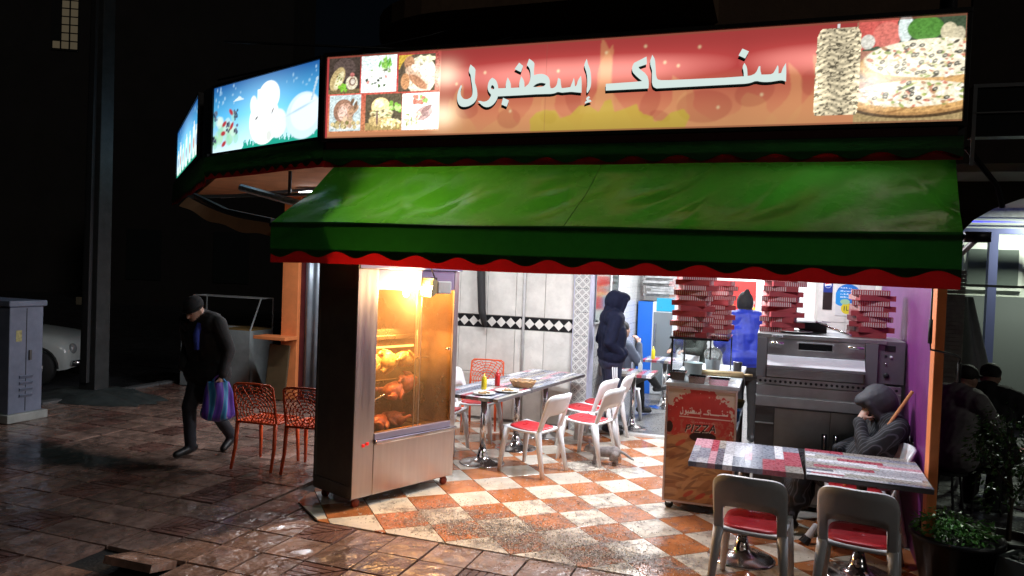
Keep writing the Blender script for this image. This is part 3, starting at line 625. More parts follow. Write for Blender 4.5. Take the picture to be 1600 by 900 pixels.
v_ = (.30 + .55 * lay * fine * 1.6 + .30 * fine) * (.75 + .5 * sx_ ** 2) + .35 * np.exp(-((c.Y - .24) / .12) ** 2) * sx_; v_ = np.where(fine < .36, v_ * .35, v_)
c.put(db.astype(float), np.stack([v_ * 1.0, v_ * .86, v_ * .58], -1)); c.rect(4.135, 4.15, .672, .7, (.7, .7, .68))
c.rect(2.02 - .002, 2.02 + .002, 0, SH, (.25, .08, .06), .35); c.rect(4.0, 4.003, 0, SH, (.3, .1, .08), .3)
for z in (0, SH): c.put((np.abs(c.Y - z) < .012).astype(float), (.22, .07, .04), .7)
c.C *= 1.12
sign = thing('main_sign', 'long red backlit sign with white Arabic lettering, dishes, meat spit and pizza', 'sign', W(0, 0, 3.104), PHI)
c.build('printed_face', LIT, sign)
FRM = pm('sign frame', (.03, .026, .024), .5, .3, var=.3)
b = MB(); b.bb(-.03, 4.95, .004, .25, -.03, .745); b.build('box_body', FRM, sign)
b = MB()
for q in ((-.03, 4.95, -.02, .004, -.032, -.001), (-.03, 4.95, -.02, .004, .713, .747), (-.032, -.001, -.02, .004, -.001, .713), (4.921, 4.95, -.02, .004, -.001, .713)): b.bb(*q)
b.build('frame', FRM, sign, bevel=.003)
b = MB(); b.bb(0.02, 4.9, -.012, .02, -.12, -.034); b.build('maroon_rail', pm('maroon metal', (.06, .008, .008), .5), sign)
GLY = {'lam':[(1.374,.57),(1.42,.533),(1.419,.495),(1.416,.428),(1.433,.384),(1.443,.342),(1.445,.304),(1.432,.27),(1.403,.244),(1.358,.226),(1.311,.226),(1.281,.246),(1.265,.285),(1.265,.332),(1.278,.375),(1.295,.408),(1.305,.397),(1.293,.361),(1.296,.324),(1.316,.296),(1.346,.286),(1.378,.294),(1.399,.314),(1.402,.352),(1.394,.403),(1.384,.446),(1.377,.489),(1.364,.502),(1.36,.532)],
'waw':[(1.569,.452),(1.598,.437),(1.618,.401),(1.627,.35),(1.626,.3),(1.612,.263),(1.578,.227),(1.537,.213),(1.496,.225),(1.451,.267),(1.467,.271),(1.504,.259),(1.54,.27),(1.559,.295),(1.565,.315),(1.544,.337),(1.532,.365),(1.534,.405),(1.547,.436)],
'bar':[(1.621,.364),(1.689,.363),(1.689,.406),(1.703,.449),(1.73,.404),(1.734,.362),(1.804,.362),(1.803,.405),(1.818,.451),(1.844,.415),(1.85,.361),(1.891,.395),(1.897,.462),(1.886,.512),(1.861,.537),(1.879,.587),(1.924,.555),(1.925,.526),(1.922,.494),(1.925,.454),(1.958,.462),(2.001,.461),(2.04,.442),(2.059,.405),(2.058,.372),(2.067,.345),(2.091,.344),(2.116,.365),(2.124,.422),(2.144,.413),(2.15,.368),(2.157,.341),(2.185,.342),(2.227,.346),(2.24,.38),(2.253,.418),(2.26,.387),(2.264,.349),(2.278,.358),(2.285,.394),(2.309,.431),(2.317,.384),(2.319,.298),(2.27,.304),(2.237,.309),(2.186,.307),(2.161,.305),(2.127,.314),(2.101,.303),(2.067,.3),(1.947,.302),(1.816,.3),(1.623,.299)],
'dotn':[(1.796,.56),(1.83,.533),(1.815,.483),(1.759,.511)],'dotb':[(1.67,.286),(1.721,.263),(1.704,.213),(1.658,.232)],
'alef':[(2.351,.559),(2.361,.518),(2.384,.469),(2.394,.38),(2.39,.332),(2.367,.293),(2.358,.302),(2.364,.366),(2.356,.446),(2.331,.504),(2.336,.528)],
'hamza':[(2.362,.26),(2.378,.269),(2.39,.258),(2.374,.245),(2.398,.237),(2.4,.226),(2.349,.212),(2.35,.226),(2.365,.235),(2.358,.247)],
'snbar':[(3.805,.443),(3.81,.39),(3.811,.311),(3.783,.322),(3.756,.32),(3.701,.313),(3.645,.316),(3.608,.327),(3.571,.313),(3.533,.309),(2.898,.304),(2.872,.317),(2.862,.349),(2.859,.44),(2.838,.503),(2.856,.558),(2.878,.521),(2.884,.465),(2.892,.388),(2.91,.365),(2.996,.362),(3.389,.36),(3.522,.363),(3.52,.395),(3.509,.43),(3.522,.459),(3.542,.428),(3.548,.365),(3.569,.365),(3.605,.381),(3.622,.429),(3.633,.43),(3.634,.399),(3.643,.369),(3.671,.368),(3.717,.368),(3.734,.394),(3.749,.429),(3.756,.422),(3.758,.371),(3.776,.374),(3.784,.406)],
'dots':[(3.504,.563),(3.55,.54),(3.526,.491),(3.479,.515)],
'kaf':[(2.509,.357),(2.71,.361),(2.788,.364),(2.745,.4),(2.709,.438),(2.706,.474),(2.72,.504),(2.814,.547),(2.818,.489),(2.757,.472),(2.76,.461),(2.822,.412),(2.839,.36),(2.838,.307),(2.511,.305)]}
HOL = {'waw': [(1.575,.393),(1.591,.377),(1.589,.36),(1.568,.36),(1.56,.374),(1.564,.388)], 'bar': [(1.92,.362),(1.943,.383),(1.986,.393),(2.026,.382),(2.013,.363),(1.97,.357)]}
def smooth_poly(p):                                 # one corner-cutting pass, sharp corners kept
    out = []
    for i in range(len(p)):
        a, q, d = Vector(p[i - 1]), Vector(p[i]), Vector(p[(i + 1) % len(p)]); e0, e1 = q - a, d - q
        if e0.length < .09 and e1.length < .09 and e0.angle(e1, 0) < 1.0: out += [tuple(q - e0 * .25), tuple(q + e1 * .25)]
        else: out.append(tuple(q))
    return out
def glyphs(dx, dz, y0):
    b = MB(); y = y0
    for k_, p in GLY.items():
        loops = [smooth_poly(p)] + ([smooth_poly(HOL[k_])] if k_ in HOL else [])
        fl_ = [q for L in loops for q in L]; tri = tessellate_polygon([[Vector((q[0], q[1], 0)) for q in L] for L in loops])
        b.add([(q[0] + dx, y, q[1] + dz) for q in fl_], [tuple(t_) for t_ in tri]); y -= .0006
    return b
glyphs(-.006, -.021, -.004).build('lettering_shadow', pm('black print', (.012, .02, .018), .5), sign)
glyphs(0, 0, -.012).build('lettering', emat('white backlit lettering', (.80, .95, .90), .86), sign)

def blue_sign(A, Bp, z0, label, which):
    a = W(*A, z0); e = W(*Bp, z0); L = (e - a).xy.length; rz = math.atan2(e.y - a.y, e.x - a.x); Hh = .70
    s = thing('blue_sign', label, 'sign', a, rz, 'blue backlit signs round the corner')
    c = Canvas(L, Hh, int(150 if which == 1 else 110), 90, 20 + which); t = c.Y / Hh
    top = np.array((.012, .10, .36)); mid = np.array((.10, .55, .95)); low = np.array((.75, 1.0, 1.1))
    k1 = np.clip((t - .5) / .5, 0, 1)[..., None]; k0 = np.clip(t / .5, 0, 1)[..., None]; c.C = np.where(t[..., None] > .5, mid * (1 - k1) + top * k1, low * (1 - k0) + mid * k0)
    r = random.Random(which)
    c.glow(L * .5, Hh * .5, L * .28, Hh * .5, (.35, .6, .7), .6)
    for _ in range(26):
        x = r.choice((r.uniform(.02, .3), r.uniform(.72, .97))) * L; c.ell(x, r.uniform(.7, .97) * Hh, r.uniform(.006, .02), r.uniform(.006, .02), (.5, .8, 1), 0, .6)
    if which == 1:
        c.poly([(L * .2, Hh * .72), (L * .33, Hh * .72), (L * .27, Hh * .79)], (.8, .95, 1))
        for _ in range(30): c.ell(L * r.uniform(0, .25), Hh * r.uniform(.12, .52), .06, .05, r.choice(((.35, .8, .45), (.8, 1, .85), (.5, .85, .55))), r.random() * 3, .55)
        for x, y in ((.24, .52), (.16, .36), (.245, .3), (.02, .56), (.015, .18)):
            for _ in range(16): c.ell(L * (x + r.uniform(-.018, .018)), Hh * (y + r.uniform(-.07, .07)), .014, .014, r.choice(((.02, .03, .06), (.06, .08, .14), (.15, .18, .25))))
        for x, y in ((.19, .58), (.12, .42), (.11, .28), (.2, .37), (.12, .12)): c.ell(L * x, Hh * y, .05, .025, (.5, .05, .06), r.uniform(-.8, .8))
        for x in np.linspace(.32, 1, 60): c.poly([(L * (x - .012), 0), (L * (x + .012), 0), (L * (x + r.uniform(-.02, .02)), Hh * r.uniform(.06, .2))], (.02, .42, .3))
        c.ell(L * .52, Hh * .36, L * .14, Hh * .34, (1.3, 1.35, 1.35)); c.ell(L * .56, Hh * .68, L * .1, Hh * .22, (1.25, 1.3, 1.3)); c.rect(L * .45, L * .64, Hh * .5, Hh * .82, (1.2, 1.3, 1.3), .9); c.ell(L * .65, Hh * .28, L * .08, Hh * .2, (.95, 1.1, 1.2))
        c.ell(L * .42, Hh * .6, L * .035, Hh * .14, (1.1, 1.2, 1.2), .2); c.ell(L * .45, Hh * .41, .03, .012, (.1, .1, .1), .5); c.ell(L * .6, Hh * .47, .035, .01, (.12, .1, .1), .9); c.ell(L * .57, Hh * .13, .05, .05, (.85, .9, .85))
        c.ell(L * .87, Hh * .32, L * .15, Hh * .31, (.75, .95, 1.1)); c.ell(L * .88, Hh * .36, L * .12, Hh * .24, (.92, 1.1, 1.2)); c.ell(L * .84, Hh * .42, L * .1, .012, (.55, .75, .9), .2); c.poly([(L * .925, Hh * .5), (L * .94, Hh * .5), (L * .985, Hh * .78), (L * .97, Hh * .8)], (.5, .7, .85))
    else:
        for x in np.linspace(0, 1, 50): c.poly([(L * (x - .02), 0), (L * (x + .02), 0), (L * x, Hh * r.uniform(.1, .3))], (.03, .4, .25))
        for x, hh in ((.08, .5), (.2, .62), (.34, .5), (.5, .6), (.66, .55), (.82, .62), (.93, .5)):
            c.rect(L * (x - .045), L * (x + .045), Hh * .06, Hh * hh, (.9, 1.05, 1.0)); c.rect(L * (x - .018), L * (x + .018), Hh * hh, Hh * (hh + .08), (.85, .95, 1)); c.ell(L * x, Hh * .32, L * .03, Hh * .1, r.choice(((.6, .15, .1), (.15, .3, .6), (.6, .5, .3))), 0, .7)
    c.C *= 1.05
    c.build('printed_face', LIT, s)
    b = MB(); b.bb(-.025, L + .025, .004, .2, -.025, Hh + .03); b.build('box_body', FRM, s)
    b = MB()
    for q in ((-.025, L + .025, -.018, .004, -.03, -.001), (-.025, L + .025, -.018, .004, Hh + .001, Hh + .03), (-.025, -.001, -.018, .004, -.001, Hh + .001), (L + .001, L + .025, -.018, .004, -.001, Hh + .001)): b.bb(*q)
    b.build('frame', FRM, s, bevel=.003)
    if which == 1:
        b = MB(); b.bb(L * .15, L * .2, -.04, -.015, -.05, -.03); b.build('clip', WHITEP, s)
blue_sign((-2.0, .875), (-.155, .13), 3.145, 'blue backlit sign with blackberries and white cups beside the main sign', 1)
blue_sign((-4.88, 3.37), (-2.58, 1.29), 3.195, 'narrow blue backlit sign of bottles furthest round the corner', 2)
b = MB(); b.box((0, 0, 0), (.9, .3, .8)); o = b.build('sign_end_box', pm('grey sign cheek', (.08, .085, .09), .5, var=.3, vscale=5), None, loc=W(-2.12, 1.16, 3.53), rz=PHI - .55); o.scale = (.5, 1, .93); tag(o, 'dark grey sheet metal cheek between the two blue signs', 'panel')

# ------------------------------------------------------------------ AWNINGS
GREEN = translu(pm('green awning vinyl', (.034, .175, .014), .25, bump=.35, bscale=14, var=.4, vscale=3.5, rvar=.14, spec=.5, dirt=.15), .30, (.05, .30, .02))
DGREEN = translu(pm('dark green valance', (.02, .09, .02), .55, var=.35, vscale=4, bump=.3, bscale=8), .2, (.02, .12, .02))
REDT = translu(pm('red trim', (.28, .008, .008), .5, var=.35, vscale=6), .09, (.7, .01, .01))
def wave(x, per, amp): return amp * math.sin(2 * math.pi * x / per)
aw = thing('green_awning', 'green vinyl awning with red scalloped valance over the terrace', 'awning', W(0, 0, 2.0), PHI)
def hw(x, y): return .010 * math.sin(x * 5.1 + y * 3) * math.sin(y * 4.2 + 1) + .006 * math.sin(x * 13 + y * 8) + .009 * math.sin(x * 2.3 - y * 5)
CR_ = random.Random(12); CRS = [(CR_.random(), CR_.uniform(-.16, .16), CR_.choice((-1, 1)) * CR_.uniform(.008, .02), CR_.uniform(.006, .016), CR_.random()) for _ in range(14)]
def cloth(s, t):
    u0 = .10 + 4.8 * s; u1 = -.05 + 4.88 * s; u = u0 + (u1 - u0) * t
    e = math.sin(math.pi * t)
    crease = .02 * math.exp(-((s - .16 - .06 * t) / .02) ** 2) * e - .025 * math.exp(-((s - .2 - .1 * t) / .03) ** 2) * e + .018 * math.exp(-((s - .93 + .16 * t) / .03) ** 2) * t + .02 * math.exp(-((s - .74 + .1 * t) / .035) ** 2) * e
    for k in range(14):                                # creases fanning from the back rail and the corners
        ph = CRS[k]; d_ = s - ph[0] - ph[1] * (t - .5); crease += ph[2] * math.exp(-(d_ / ph[3]) ** 2) * math.exp(-((t - ph[4]) / .3) ** 2)
    crease *= 1 - t ** 5
    rip = .004 * math.sin(90 * (s + .05 * t)) * math.exp(-((s - .96) / .04) ** 2) * e
    return (u, -.67 * t + .03, .872 - .552 * t - .035 * e + hw(u, t * 1.3) * e * 1.1 + crease + rip + .006 * math.sin(u * 3) * t)
b = MB()
for s_ in (.5,): b.tube([Vector(cloth(s_, k / 30)) + Vector((0, -.001, .001)) for k in range(31)], .0022, 4)
b.build('seam', pm('seam thread', (.02, .11, .014), .6), aw)
b = MB(); b.grid(cloth, 300, 30); b.build('canopy_fabric', GREEN, aw, True)
def low(u): return .062 + .024 * math.cos(2 * math.pi * (u + .12) / .345) + .006 * math.sin(u * 1.9)
b = MB(); b.grid(lambda s, t: (-.05 + 4.88 * s, -.645 - .006 * math.sin(s * 40) * t, .32 + .006 * math.sin((-.05 + 4.88 * s) * 3) - (.32 - low(-.05 + 4.88 * s)) * t), 280, 3); b.build('valance', translu(pm('green valance vinyl', (.014, .07, .010), .45, var=.35, vscale=4, bump=.2, bscale=10), .10, (.012, .11, .01)), aw, True)
b = MB(); b.grid(lambda s, t: (-.05 + 4.88 * s, -.638 - .006 * math.sin(s * 40), .11 - (.11 - .008 * math.sin(s * 11) + .005) * t), 200, 2); b.build('red_trim', REDT, aw, True)
b = MB(); b.tube([(-.07, -.625, .30), (4.96, -.625, .30)], .018, 8); b.bb(4.84, 4.97, -.66, -.6, .27, .33); b.build('front_bar', BLACKP, aw, True)
for u in (.25, 4.9):
    b = MB(); b.tube([(u, -.6, .28), (u - .05, -.25, .15), (u, .05, .55)], .018, 6); b.build('arm', DKSTEEL, aw)
# crank hanging by the purple wall
cr_ = thing('awning_crank', 'thin black awning crank hanging in front of the purple wall', 'crank', W(4.79, -.05, 0))
p = lambda u, v, z: W(u, v, z) - W(4.79, -.05, 0)
b = MB(); b.tube([p(4.79, -.05, 2.1), p(4.79, -.05, 1.66), p(4.795, -.06, 1.58), p(4.93, -.12, 1.56), p(4.955, -.12, 1.54), p(4.955, -.12, 1.40)], .007, 6); b.build('rod', BLACKP, cr_, True)
b = MB(); b.tube([p(4.79, -.05, 1.78), p(4.79, -.05, 1.62)], .013, 8); b.tube([p(4.955, -.12, 1.51), p(4.955, -.12, 1.38)], .013, 8); b.build('grip', RUBBER, cr_, True)
# fixed valances under the signs
def valance(pa, pb, zt, zb, name, label, n, per=.34):
    a = W(*pa); e = W(*pb); L = (e - a).xy.length; t = thing(name, label, 'valance', (a.x, a.y, zb), math.atan2(e.y - a.y, e.x - a.x), 'fixed scalloped valances under the signs'); H_ = zt - zb
    b = MB(); b.grid(lambda s, q: (s * L, -.03 - .012 * math.sin(s * L * 4 + q) * q, H_ - (H_ - .035 - .022 * math.cos(2 * math.pi * s * L / per)) * q), n, 3); b.build('green_cloth', DGREEN, t, True)
    b = MB(); b.grid(lambda s, q: (s * L, -.018 - .012 * math.sin(s * L * 4 + 1), .07 - .072 * q), n, 1); b.build('red_trim', REDT, t, True)
    b = MB(); b.bb(0, L, -.01, .03, H_ - .03, H_ + .01); b.build('rail', BLACKP, t)
valance((.02, -.01), (4.93, -.01), 3.0, 2.845, 'sign_valance', 'dark green scalloped valance under the long red sign', 220)
valance((-2.05, .86), (-.0, .03), 3.1, 2.86, 'sign_valance', 'dark green scalloped valance under the blackberry sign', 100, .17)
valance((-4.9, 3.36), (-2.05, .86), 3.13, 2.8, 'sign_valance', 'dark green scalloped valance furthest round the corner', 100, .2)
# half-open corner awning: bare frame with the orange lining strip
ca = thing('corner_awning', 'bare corner awning frame with a sagging orange cloth strip below the blue sign', 'awning', (-2.02, 6.21, 2.3))
A0 = Vector((0, 0, .02)); A1 = Vector((-1.33, 1.42, .33))
b = MB(); b.grid(lambda s, t: A0.lerp(A1, s) + Vector((-.08 * t * s, -.02 * t, (-.115 + .03 * s) * t - .05 * math.sin(s * math.pi) + .012 * math.sin(s * 17) * t)), 30, 3); b.build('orange_strip', pm('orange lining', ()), ca, True)
b = MB(); b.tube([A0 + Vector((0, .03, .02)), A0.lerp(A1, .5) + Vector((0, .03, -.02)), A1 + Vector((.05, .05, .02))], .03, 4); b.tube([A1, Vector((.5, 1.6, .46))], .022, 4); b.tube([A1 + Vector((.3, .1, .02)), Vector((.2, 2.4, .62))], .022, 4); b.build('frame', pm('grey frame', (.07, .085, .09), .5, .4), ca)
for x0 in (-.35, .12): 
    b = MB(); b.tube([(x0, 1.62, .40), (x0, 1.62, .66)], .022, 4); b.build('strut', pm('grey frame', ()), ca)
b = MB(); b.tube([(-.62, .95, .40), (.05, .75, .24)], .035, 6); b.build('folding_arm', pm('zinc arm', (.5, .55, .55), .35, .8, var=.4, vscale=30), ca)
# ------------------------------------------------------------------ merged soft bodies (people, animals, birds)
def hsum(p, f, seed=0.):
    x, y, z = p[:, 0], p[:, 1], p[:, 2]
    return (np.sin(f * (x + .6 * y) + 3 * np.sin(f * .37 * z + seed)) + np.sin(f * 1.7 * (z - .4 * x) + 2 * np.sin(f * .5 * y + seed * 2)) + .6 * np.sin(f * 2.9 * (y + .3 * z) + seed * 3)) / 2.6
def blob(name, prims, mats, parent=None, vox=.009, smooth=4, folds=None, loc=None, rz=0):
    """prims: (kind, data..., tag). Merged into ONE continuous surface; mats: tag -> material"""
    b = MB(); info = []
    for p in prims:
        if p[0] == 'c': b.cap(p[1], p[2], p[3], p[4], 14)
        else: b.ell(p[1], p[2], 16, 10, p[3])
        info.append(p)
    me = b.mesh(name); o = bpy.data.objects.new(name, me); COL.objects.link(o)
    r = o.modifiers.new('r', 'REMESH'); r.mode = 'VOXEL'; r.voxel_size = vox
    s = o.modifiers.new('s', 'SMOOTH'); s.iterations = smooth; s.factor = .5
    dg = bpy.context.evaluated_depsgraph_get(); me2 = bpy.data.meshes.new_from_object(o.evaluated_get(dg)); me2.name = name
    bpy.data.objects.remove(o); bpy.data.meshes.remove(me)
    n = len(me2.vertices); P = np.empty(n * 3, np.float32); me2.vertices.foreach_get('co', P); P = P.reshape(-1, 3).astype(float)
    best = np.full(n, 1e9); ti = np.zeros(n, int); tags = list(mats)
    for p in info:
        if p[0] == 'c':
            a = np.array(p[1]); d = np.array(p[2]) - a; t = np.clip(((P - a) @ d) / max(1e-9, d @ d), 0, 1); ds = np.linalg.norm(P - a - t[:, None] * d, axis=1) - (p[3] + (p[4] - p[3]) * t); tg = p[5]
        else:
            q = P - np.array(p[1])
            if p[3] is not None: q = q @ np.array(p[3])
            k = np.linalg.norm(q / np.array(p[2]), axis=1); ds = (k - 1) * min(p[2]); tg = p[4]
        w = ds < best; best[w] = ds[w]; ti[w] = tags.index(tg)
    if folds:
        N = np.empty(n * 3, np.float32); me2.vertices.foreach_get('normal', N); N = N.reshape(-1, 3)
        amp = np.array([folds.get(t, 0) for t in tags])[ti]; P = P + N * (amp * (hsum(P, 26, 1.) * .7 + hsum(P, 55, 2.) * .35))[:, None]
        me2.vertices.foreach_set('co', P.astype(np.float32).ravel())
    for t in tags: me2.materials.append(mats[t])
    m_ = len(me2.polygons); first = np.empty(m_, np.int32); me2.polygons.foreach_get('loop_start', first); lv = np.empty(len(me2.loops), np.int32); me2.loops.foreach_get('vertex_index', lv)
    me2.polygons.foreach_set('material_index', ti[lv[first]].astype(np.int32)); me2.polygons.foreach_set('use_smooth', [True] * m_); me2.update()
    return link(name, me2, parent, loc, rz)
def RM_(ax, a): return Matrix.Rotation(a, 3, ax)

# ------------------------------------------------------------------ ROTISSERIE
RZ = math.atan2(.86, .75); RL = Vector((-1.24, 6.01, 0))
ro = thing('rotisserie', 'tall stainless steel rotisserie cabinet with glass doors and roasting chickens inside', 'rotisserie', RL, RZ)
RWd, RD, RH, RB = 1.14, .54, 2.03, .09
def rb(name, mat, *qs, bevel=.004):
    b = MB()
    for q in qs: b.bb(*q)
    return b.build(name, mat, ro, bevel=bevel)
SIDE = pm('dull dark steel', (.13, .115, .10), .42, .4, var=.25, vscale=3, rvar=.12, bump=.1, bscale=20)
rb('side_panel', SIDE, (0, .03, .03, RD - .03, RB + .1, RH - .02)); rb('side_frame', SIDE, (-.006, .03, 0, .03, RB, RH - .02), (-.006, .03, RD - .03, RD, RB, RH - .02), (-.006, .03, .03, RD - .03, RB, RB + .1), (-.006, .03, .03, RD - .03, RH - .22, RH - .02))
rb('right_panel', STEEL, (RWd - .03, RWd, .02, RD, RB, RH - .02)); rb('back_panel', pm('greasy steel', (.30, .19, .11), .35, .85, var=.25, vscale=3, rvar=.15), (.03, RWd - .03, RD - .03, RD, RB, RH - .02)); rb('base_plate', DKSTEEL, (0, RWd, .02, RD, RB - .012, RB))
rb('top_plate', STEEL, (-.015, RWd + .015, -.015, RD, RH - .02, RH)); rb('top_lip', pm('lilac steel', (.42, .42, .60), .3, .8), (.0, RWd + .02, -.022, -.016, RH - .055, RH - .004))
rb('stile', STEEL, (-.003, .205, -.002, .02, RB, RH - .056)); rb('stile', STEEL, (1.085, RWd + .003, -.002, .02, .53, RH - .056))
rb('header', pm('lilac steel', ()), (.207, 1.083, .0, .02, 1.80, RH - .058)); 
door = rb('lower_door', STEEL, (.207, RWd + .002, -.004, .02, RB, .51)); rb('door_rail', CHROME, (.207, RWd + .01, -.035, -.004, .512, .545), bevel=.008); rb('window_sill', pm('lilac steel', ()), (.207, 1.083, -.01, .03, .548, .60))
rb('chamber_floor', pm('greasy steel', ()), (.2, 1.1, .03, RD - .03, .53, .547)); rb('chamber_wall', pm('greasy steel', ()), (.2, .207, .02, RD - .03, .547, 1.95), (1.085, 1.10, .02, RD - .03, .547, 1.95), (.207, 1.085, .02, RD - .03, 1.94, 1.95))
rb('baffle', pm('greasy steel', ()), (.22, 1.07, RD - .06, RD - .04, 1.32, 1.36), (.22, 1.07, RD - .06, RD - .04, .92, .95))
GL = glass('greasy glass', (.97, .9, .8), .10, .13, (.8, .62, .4), .06, 90)
b = MB(); b.add([(.21, .012, .6), (.70, .012, .6), (.70, .012, 1.8), (.21, .012, 1.8)], [(0, 1, 2, 3)]); b.build('glass_door', GL, ro)
b = MB(); b.add([(.655, .026, .6), (1.08, .026, .6), (1.08, .026, 1.8), (.655, .026, 1.8)], [(0, 1, 2, 3)]); b.build('glass_door', GL, ro)
rb('door_edge', pm('aluminium edge', (.6, .55, .45), .3, .9), (.652, .66, .02, .03, .6, 1.8), (.698, .704, .008, .016, .6, 1.8), bevel=0)
b = MB(); b.tube([(1.0, .0, 1.27), (1.0, -.05, 1.27)], .012, 8); b.build('door_knob', CHROME, ro, True)
sw = rb('switch', pm('red switch', (.6, .01, .01), .3, emit=(1, .03, .02), es=.6), (.085, .11, -.012, -.002, .505, .53), bevel=.002); rb('switch', pm('red switch', ()), (.125, .15, -.012, -.002, .515, .54), bevel=.002)
b = MB(); b.tube([(.24, .3, 1.16), (1.06, .3, 1.16)], .008, 8); b.build('spit', CHROME, ro, True)
b = MB(); b.tube([(.22, .2, .79), (.94, .3, .98)], .008, 8); b.tube([(.3, .19, .80), (.42, .22, .835)], .004, 6); b.tube([(.3, .23, .82), (.42, .25, .85)], .004, 6); b.build('spit', CHROME, ro, True)
rb('rack_post', STEEL, (.955, .985, .33, .36, .547, 1.9))
b = MB(); b.bb(.23, .8, .08, RD - .1, .549, .556); b.tube([(.23, .08, .585), (.8, .08, .585), (.8, RD - .1, .585), (.23, RD - .1, .585)], .008, 6, closed=True); b.build('drip_tray', pm('greasy steel', ()), ro)
b = MB(); b.tube([(.3, .44, 1.88), (1.0, .44, 1.88)], .012, 8); b.build('heater_tube', emat('glowing heater', (1, .42, .1), 14), ro, True)
lamp('heater_glow', 'AREA', (.62, .3, 1.88), 30, (1, .52, .16), .7, .16, parent=ro)
b = MB(); b.ell((.62, .13, 1.77), (.03, .03, .04), 10, 8); b.build('added_bulb', emat('added warm bulb', (1, .7, .35), 30), ro, True); lamp('added_bulb_light', 'POINT', (.62, .13, 1.70), 22, (1, .5, .17), .05, parent=ro)  # bulb and light added inside to throw warm light on the floor in front
lamp('added_spit_light', 'AREA', (.57, .43, 1.42), 15, (1, .6, .2), .6, .08, parent=ro)  # extra lamp added above the upper spit to brighten the chickens
b = MB(); b.tube([(.25, .50, 1.25), (1.05, .50, 1.25)], .01, 8); b.build('heater_tube', emat('glowing heater low', (1, .4, .1), 5), ro, True)
for x, y in ((.07, .06), (RWd - .07, .06), (.07, RD - .07), (RWd - .07, RD - .07)):
    c_ = MB(); c_.bb(x - .025, x + .025, y - .02, y + .02, .06, RB - .012); w_ = c_.build('caster', CHROME, ro)
    c_ = MB(); c_.lathe([(.0, -.014), (.036, -.014), (.038, 0), (.036, .014), (0, .014)], 14, (x, y - .015, .038), RM_('X', math.pi / 2)); c_.build('wheel', pm('caster wheel', (.25, .04, .015), .5), w_, True)
# chickens
CHK = {'a': pm('roast skin', (.70, .38, .09), .35, var=.4, vscale=25, bump=.5, bscale=60), 'b': pm('raw spiced skin', (.5, .13, .07), .35, var=.3, vscale=25, bump=.4, bscale=60)}
def chick(t):
    pr = [('e', (0, 0, 0), (.105, .08, .075), None, t), ('e', (.05, 0, .02), (.06, .065, .055), None, t), ('c', (-.05, .06, -.01), (-.11, .085, .03), .036, .016, t), ('c', (-.05, -.06, -.01), (-.11, -.085, .03), .036, .016, t), ('c', (.05, .07, .0), (.0, .105, -.03), .022, .015, t), ('c', (.05, -.07, .0), (.0, -.105, -.03), .022, .015, t), ('c', (.09, 0, .0), (.13, 0, -.01), .025, .014, t), ('c', (-.11, .085, .03), (-.14, .07, .035), .014, .014, t), ('c', (-.11, -.085, .03), (-.14, -.07, .035), .014, .014, t)]
    return pr
def rloc(x, y, z): return RL + RM_('Z', RZ) @ Vector((x, y, z))
cme = {t: blob('roast_chicken', chick(t), {t: CHK[t]}, vox=.008, smooth=2, folds={t: .005}) for t in 'ab'}
for k, (t, x, y, z, a, lab) in enumerate((('a', .37, .3, 1.15, (.4, 0, 0), 'golden roast chicken at the left end of the upper spit'), ('a', .57, .3, 1.15, (1.4, 0, .2), 'golden roast chicken in the middle of the upper spit'), ('a', .77, .3, 1.155, (2.6, 0, -.1), 'golden roast chicken at the right end of the upper spit'), ('b', .60, .25, .888, (.3, -.26, .14), 'reddish chicken lower down on the slanted spit'), ('b', .79, .28, .94, (1.7, -.26, .14), 'reddish chicken at the upper end of the slanted spit'), ('b', .40, .2, .63, (0, 0, .3), 'chicken lying in the drip tray of the rotisserie, nearer the switches'), ('b', .62, .26, .63, (0, 0, 2.8), 'chicken lying in the drip tray of the rotisserie, further from the switches'))):
    src = cme[t]; o = src if k in (0, 3) else src.copy()
    if o is not src: COL.objects.link(o)
    o.location = rloc(x, y, z); o.rotation_euler = Euler((a[0], a[1], RZ + a[2]), 'XYZ'); o.scale = (1, 1, 1); tag(o, lab, 'chicken', 'chickens in the rotisserie')
# clamp floodlight
fl = thing('floodlight', 'white floodlight hung from the rotisserie top, glaring at its glass', 'floodlight', rloc(.74, -.12, 1.84), RZ - .12)
b = MB(); b.bb(-.02, .13, -.055, .055, -.065, .045); b.build('housing', WHITEP, fl, bevel=.01)
b = MB(); b.add([(-.02, -.05, -.055), (-.02, .05, -.055), (-.02, .05, .045), (-.02, -.05, .045), (-.11, -.085, -.095), (-.11, .085, -.095), (-.09, .085, .07), (-.09, -.085, .07)], [(0, 1, 5, 4), (1, 2, 6, 5), (2, 3, 7, 6), (3, 0, 4, 7), (0, 3, 2, 1)]); b.build('reflector', pm('brassy reflector', (.35, .28, .15), .35, .9), fl, thick=.004)
b = MB(); b.tube([(-.06, -.06, -.01), (-.06, .06, -.01)], .014, 8); b.build('halogen_bulb', emat('halogen', (1, .78, .42), 60), fl)
b = MB(); b.add([(-.112, -.083, -.093), (-.112, .083, -.093), (-.092, .083, .068), (-.092, -.083, .068)], [(0, 1, 2, 3)]); b.build('lens', PANE, fl)
b = MB(); b.tube([(.0, .0, .045), (-.03, .0, .10), (-.02, .06, .17)], .007, 6); b.bb(-.05, -.0, -.015, .015, .04, .075); b.build('bracket', DKSTEEL, fl)
lamp('halogen_light', 'POINT', (-.128, -.01, -.035), 115, (1, .62, .27), .03, parent=fl)

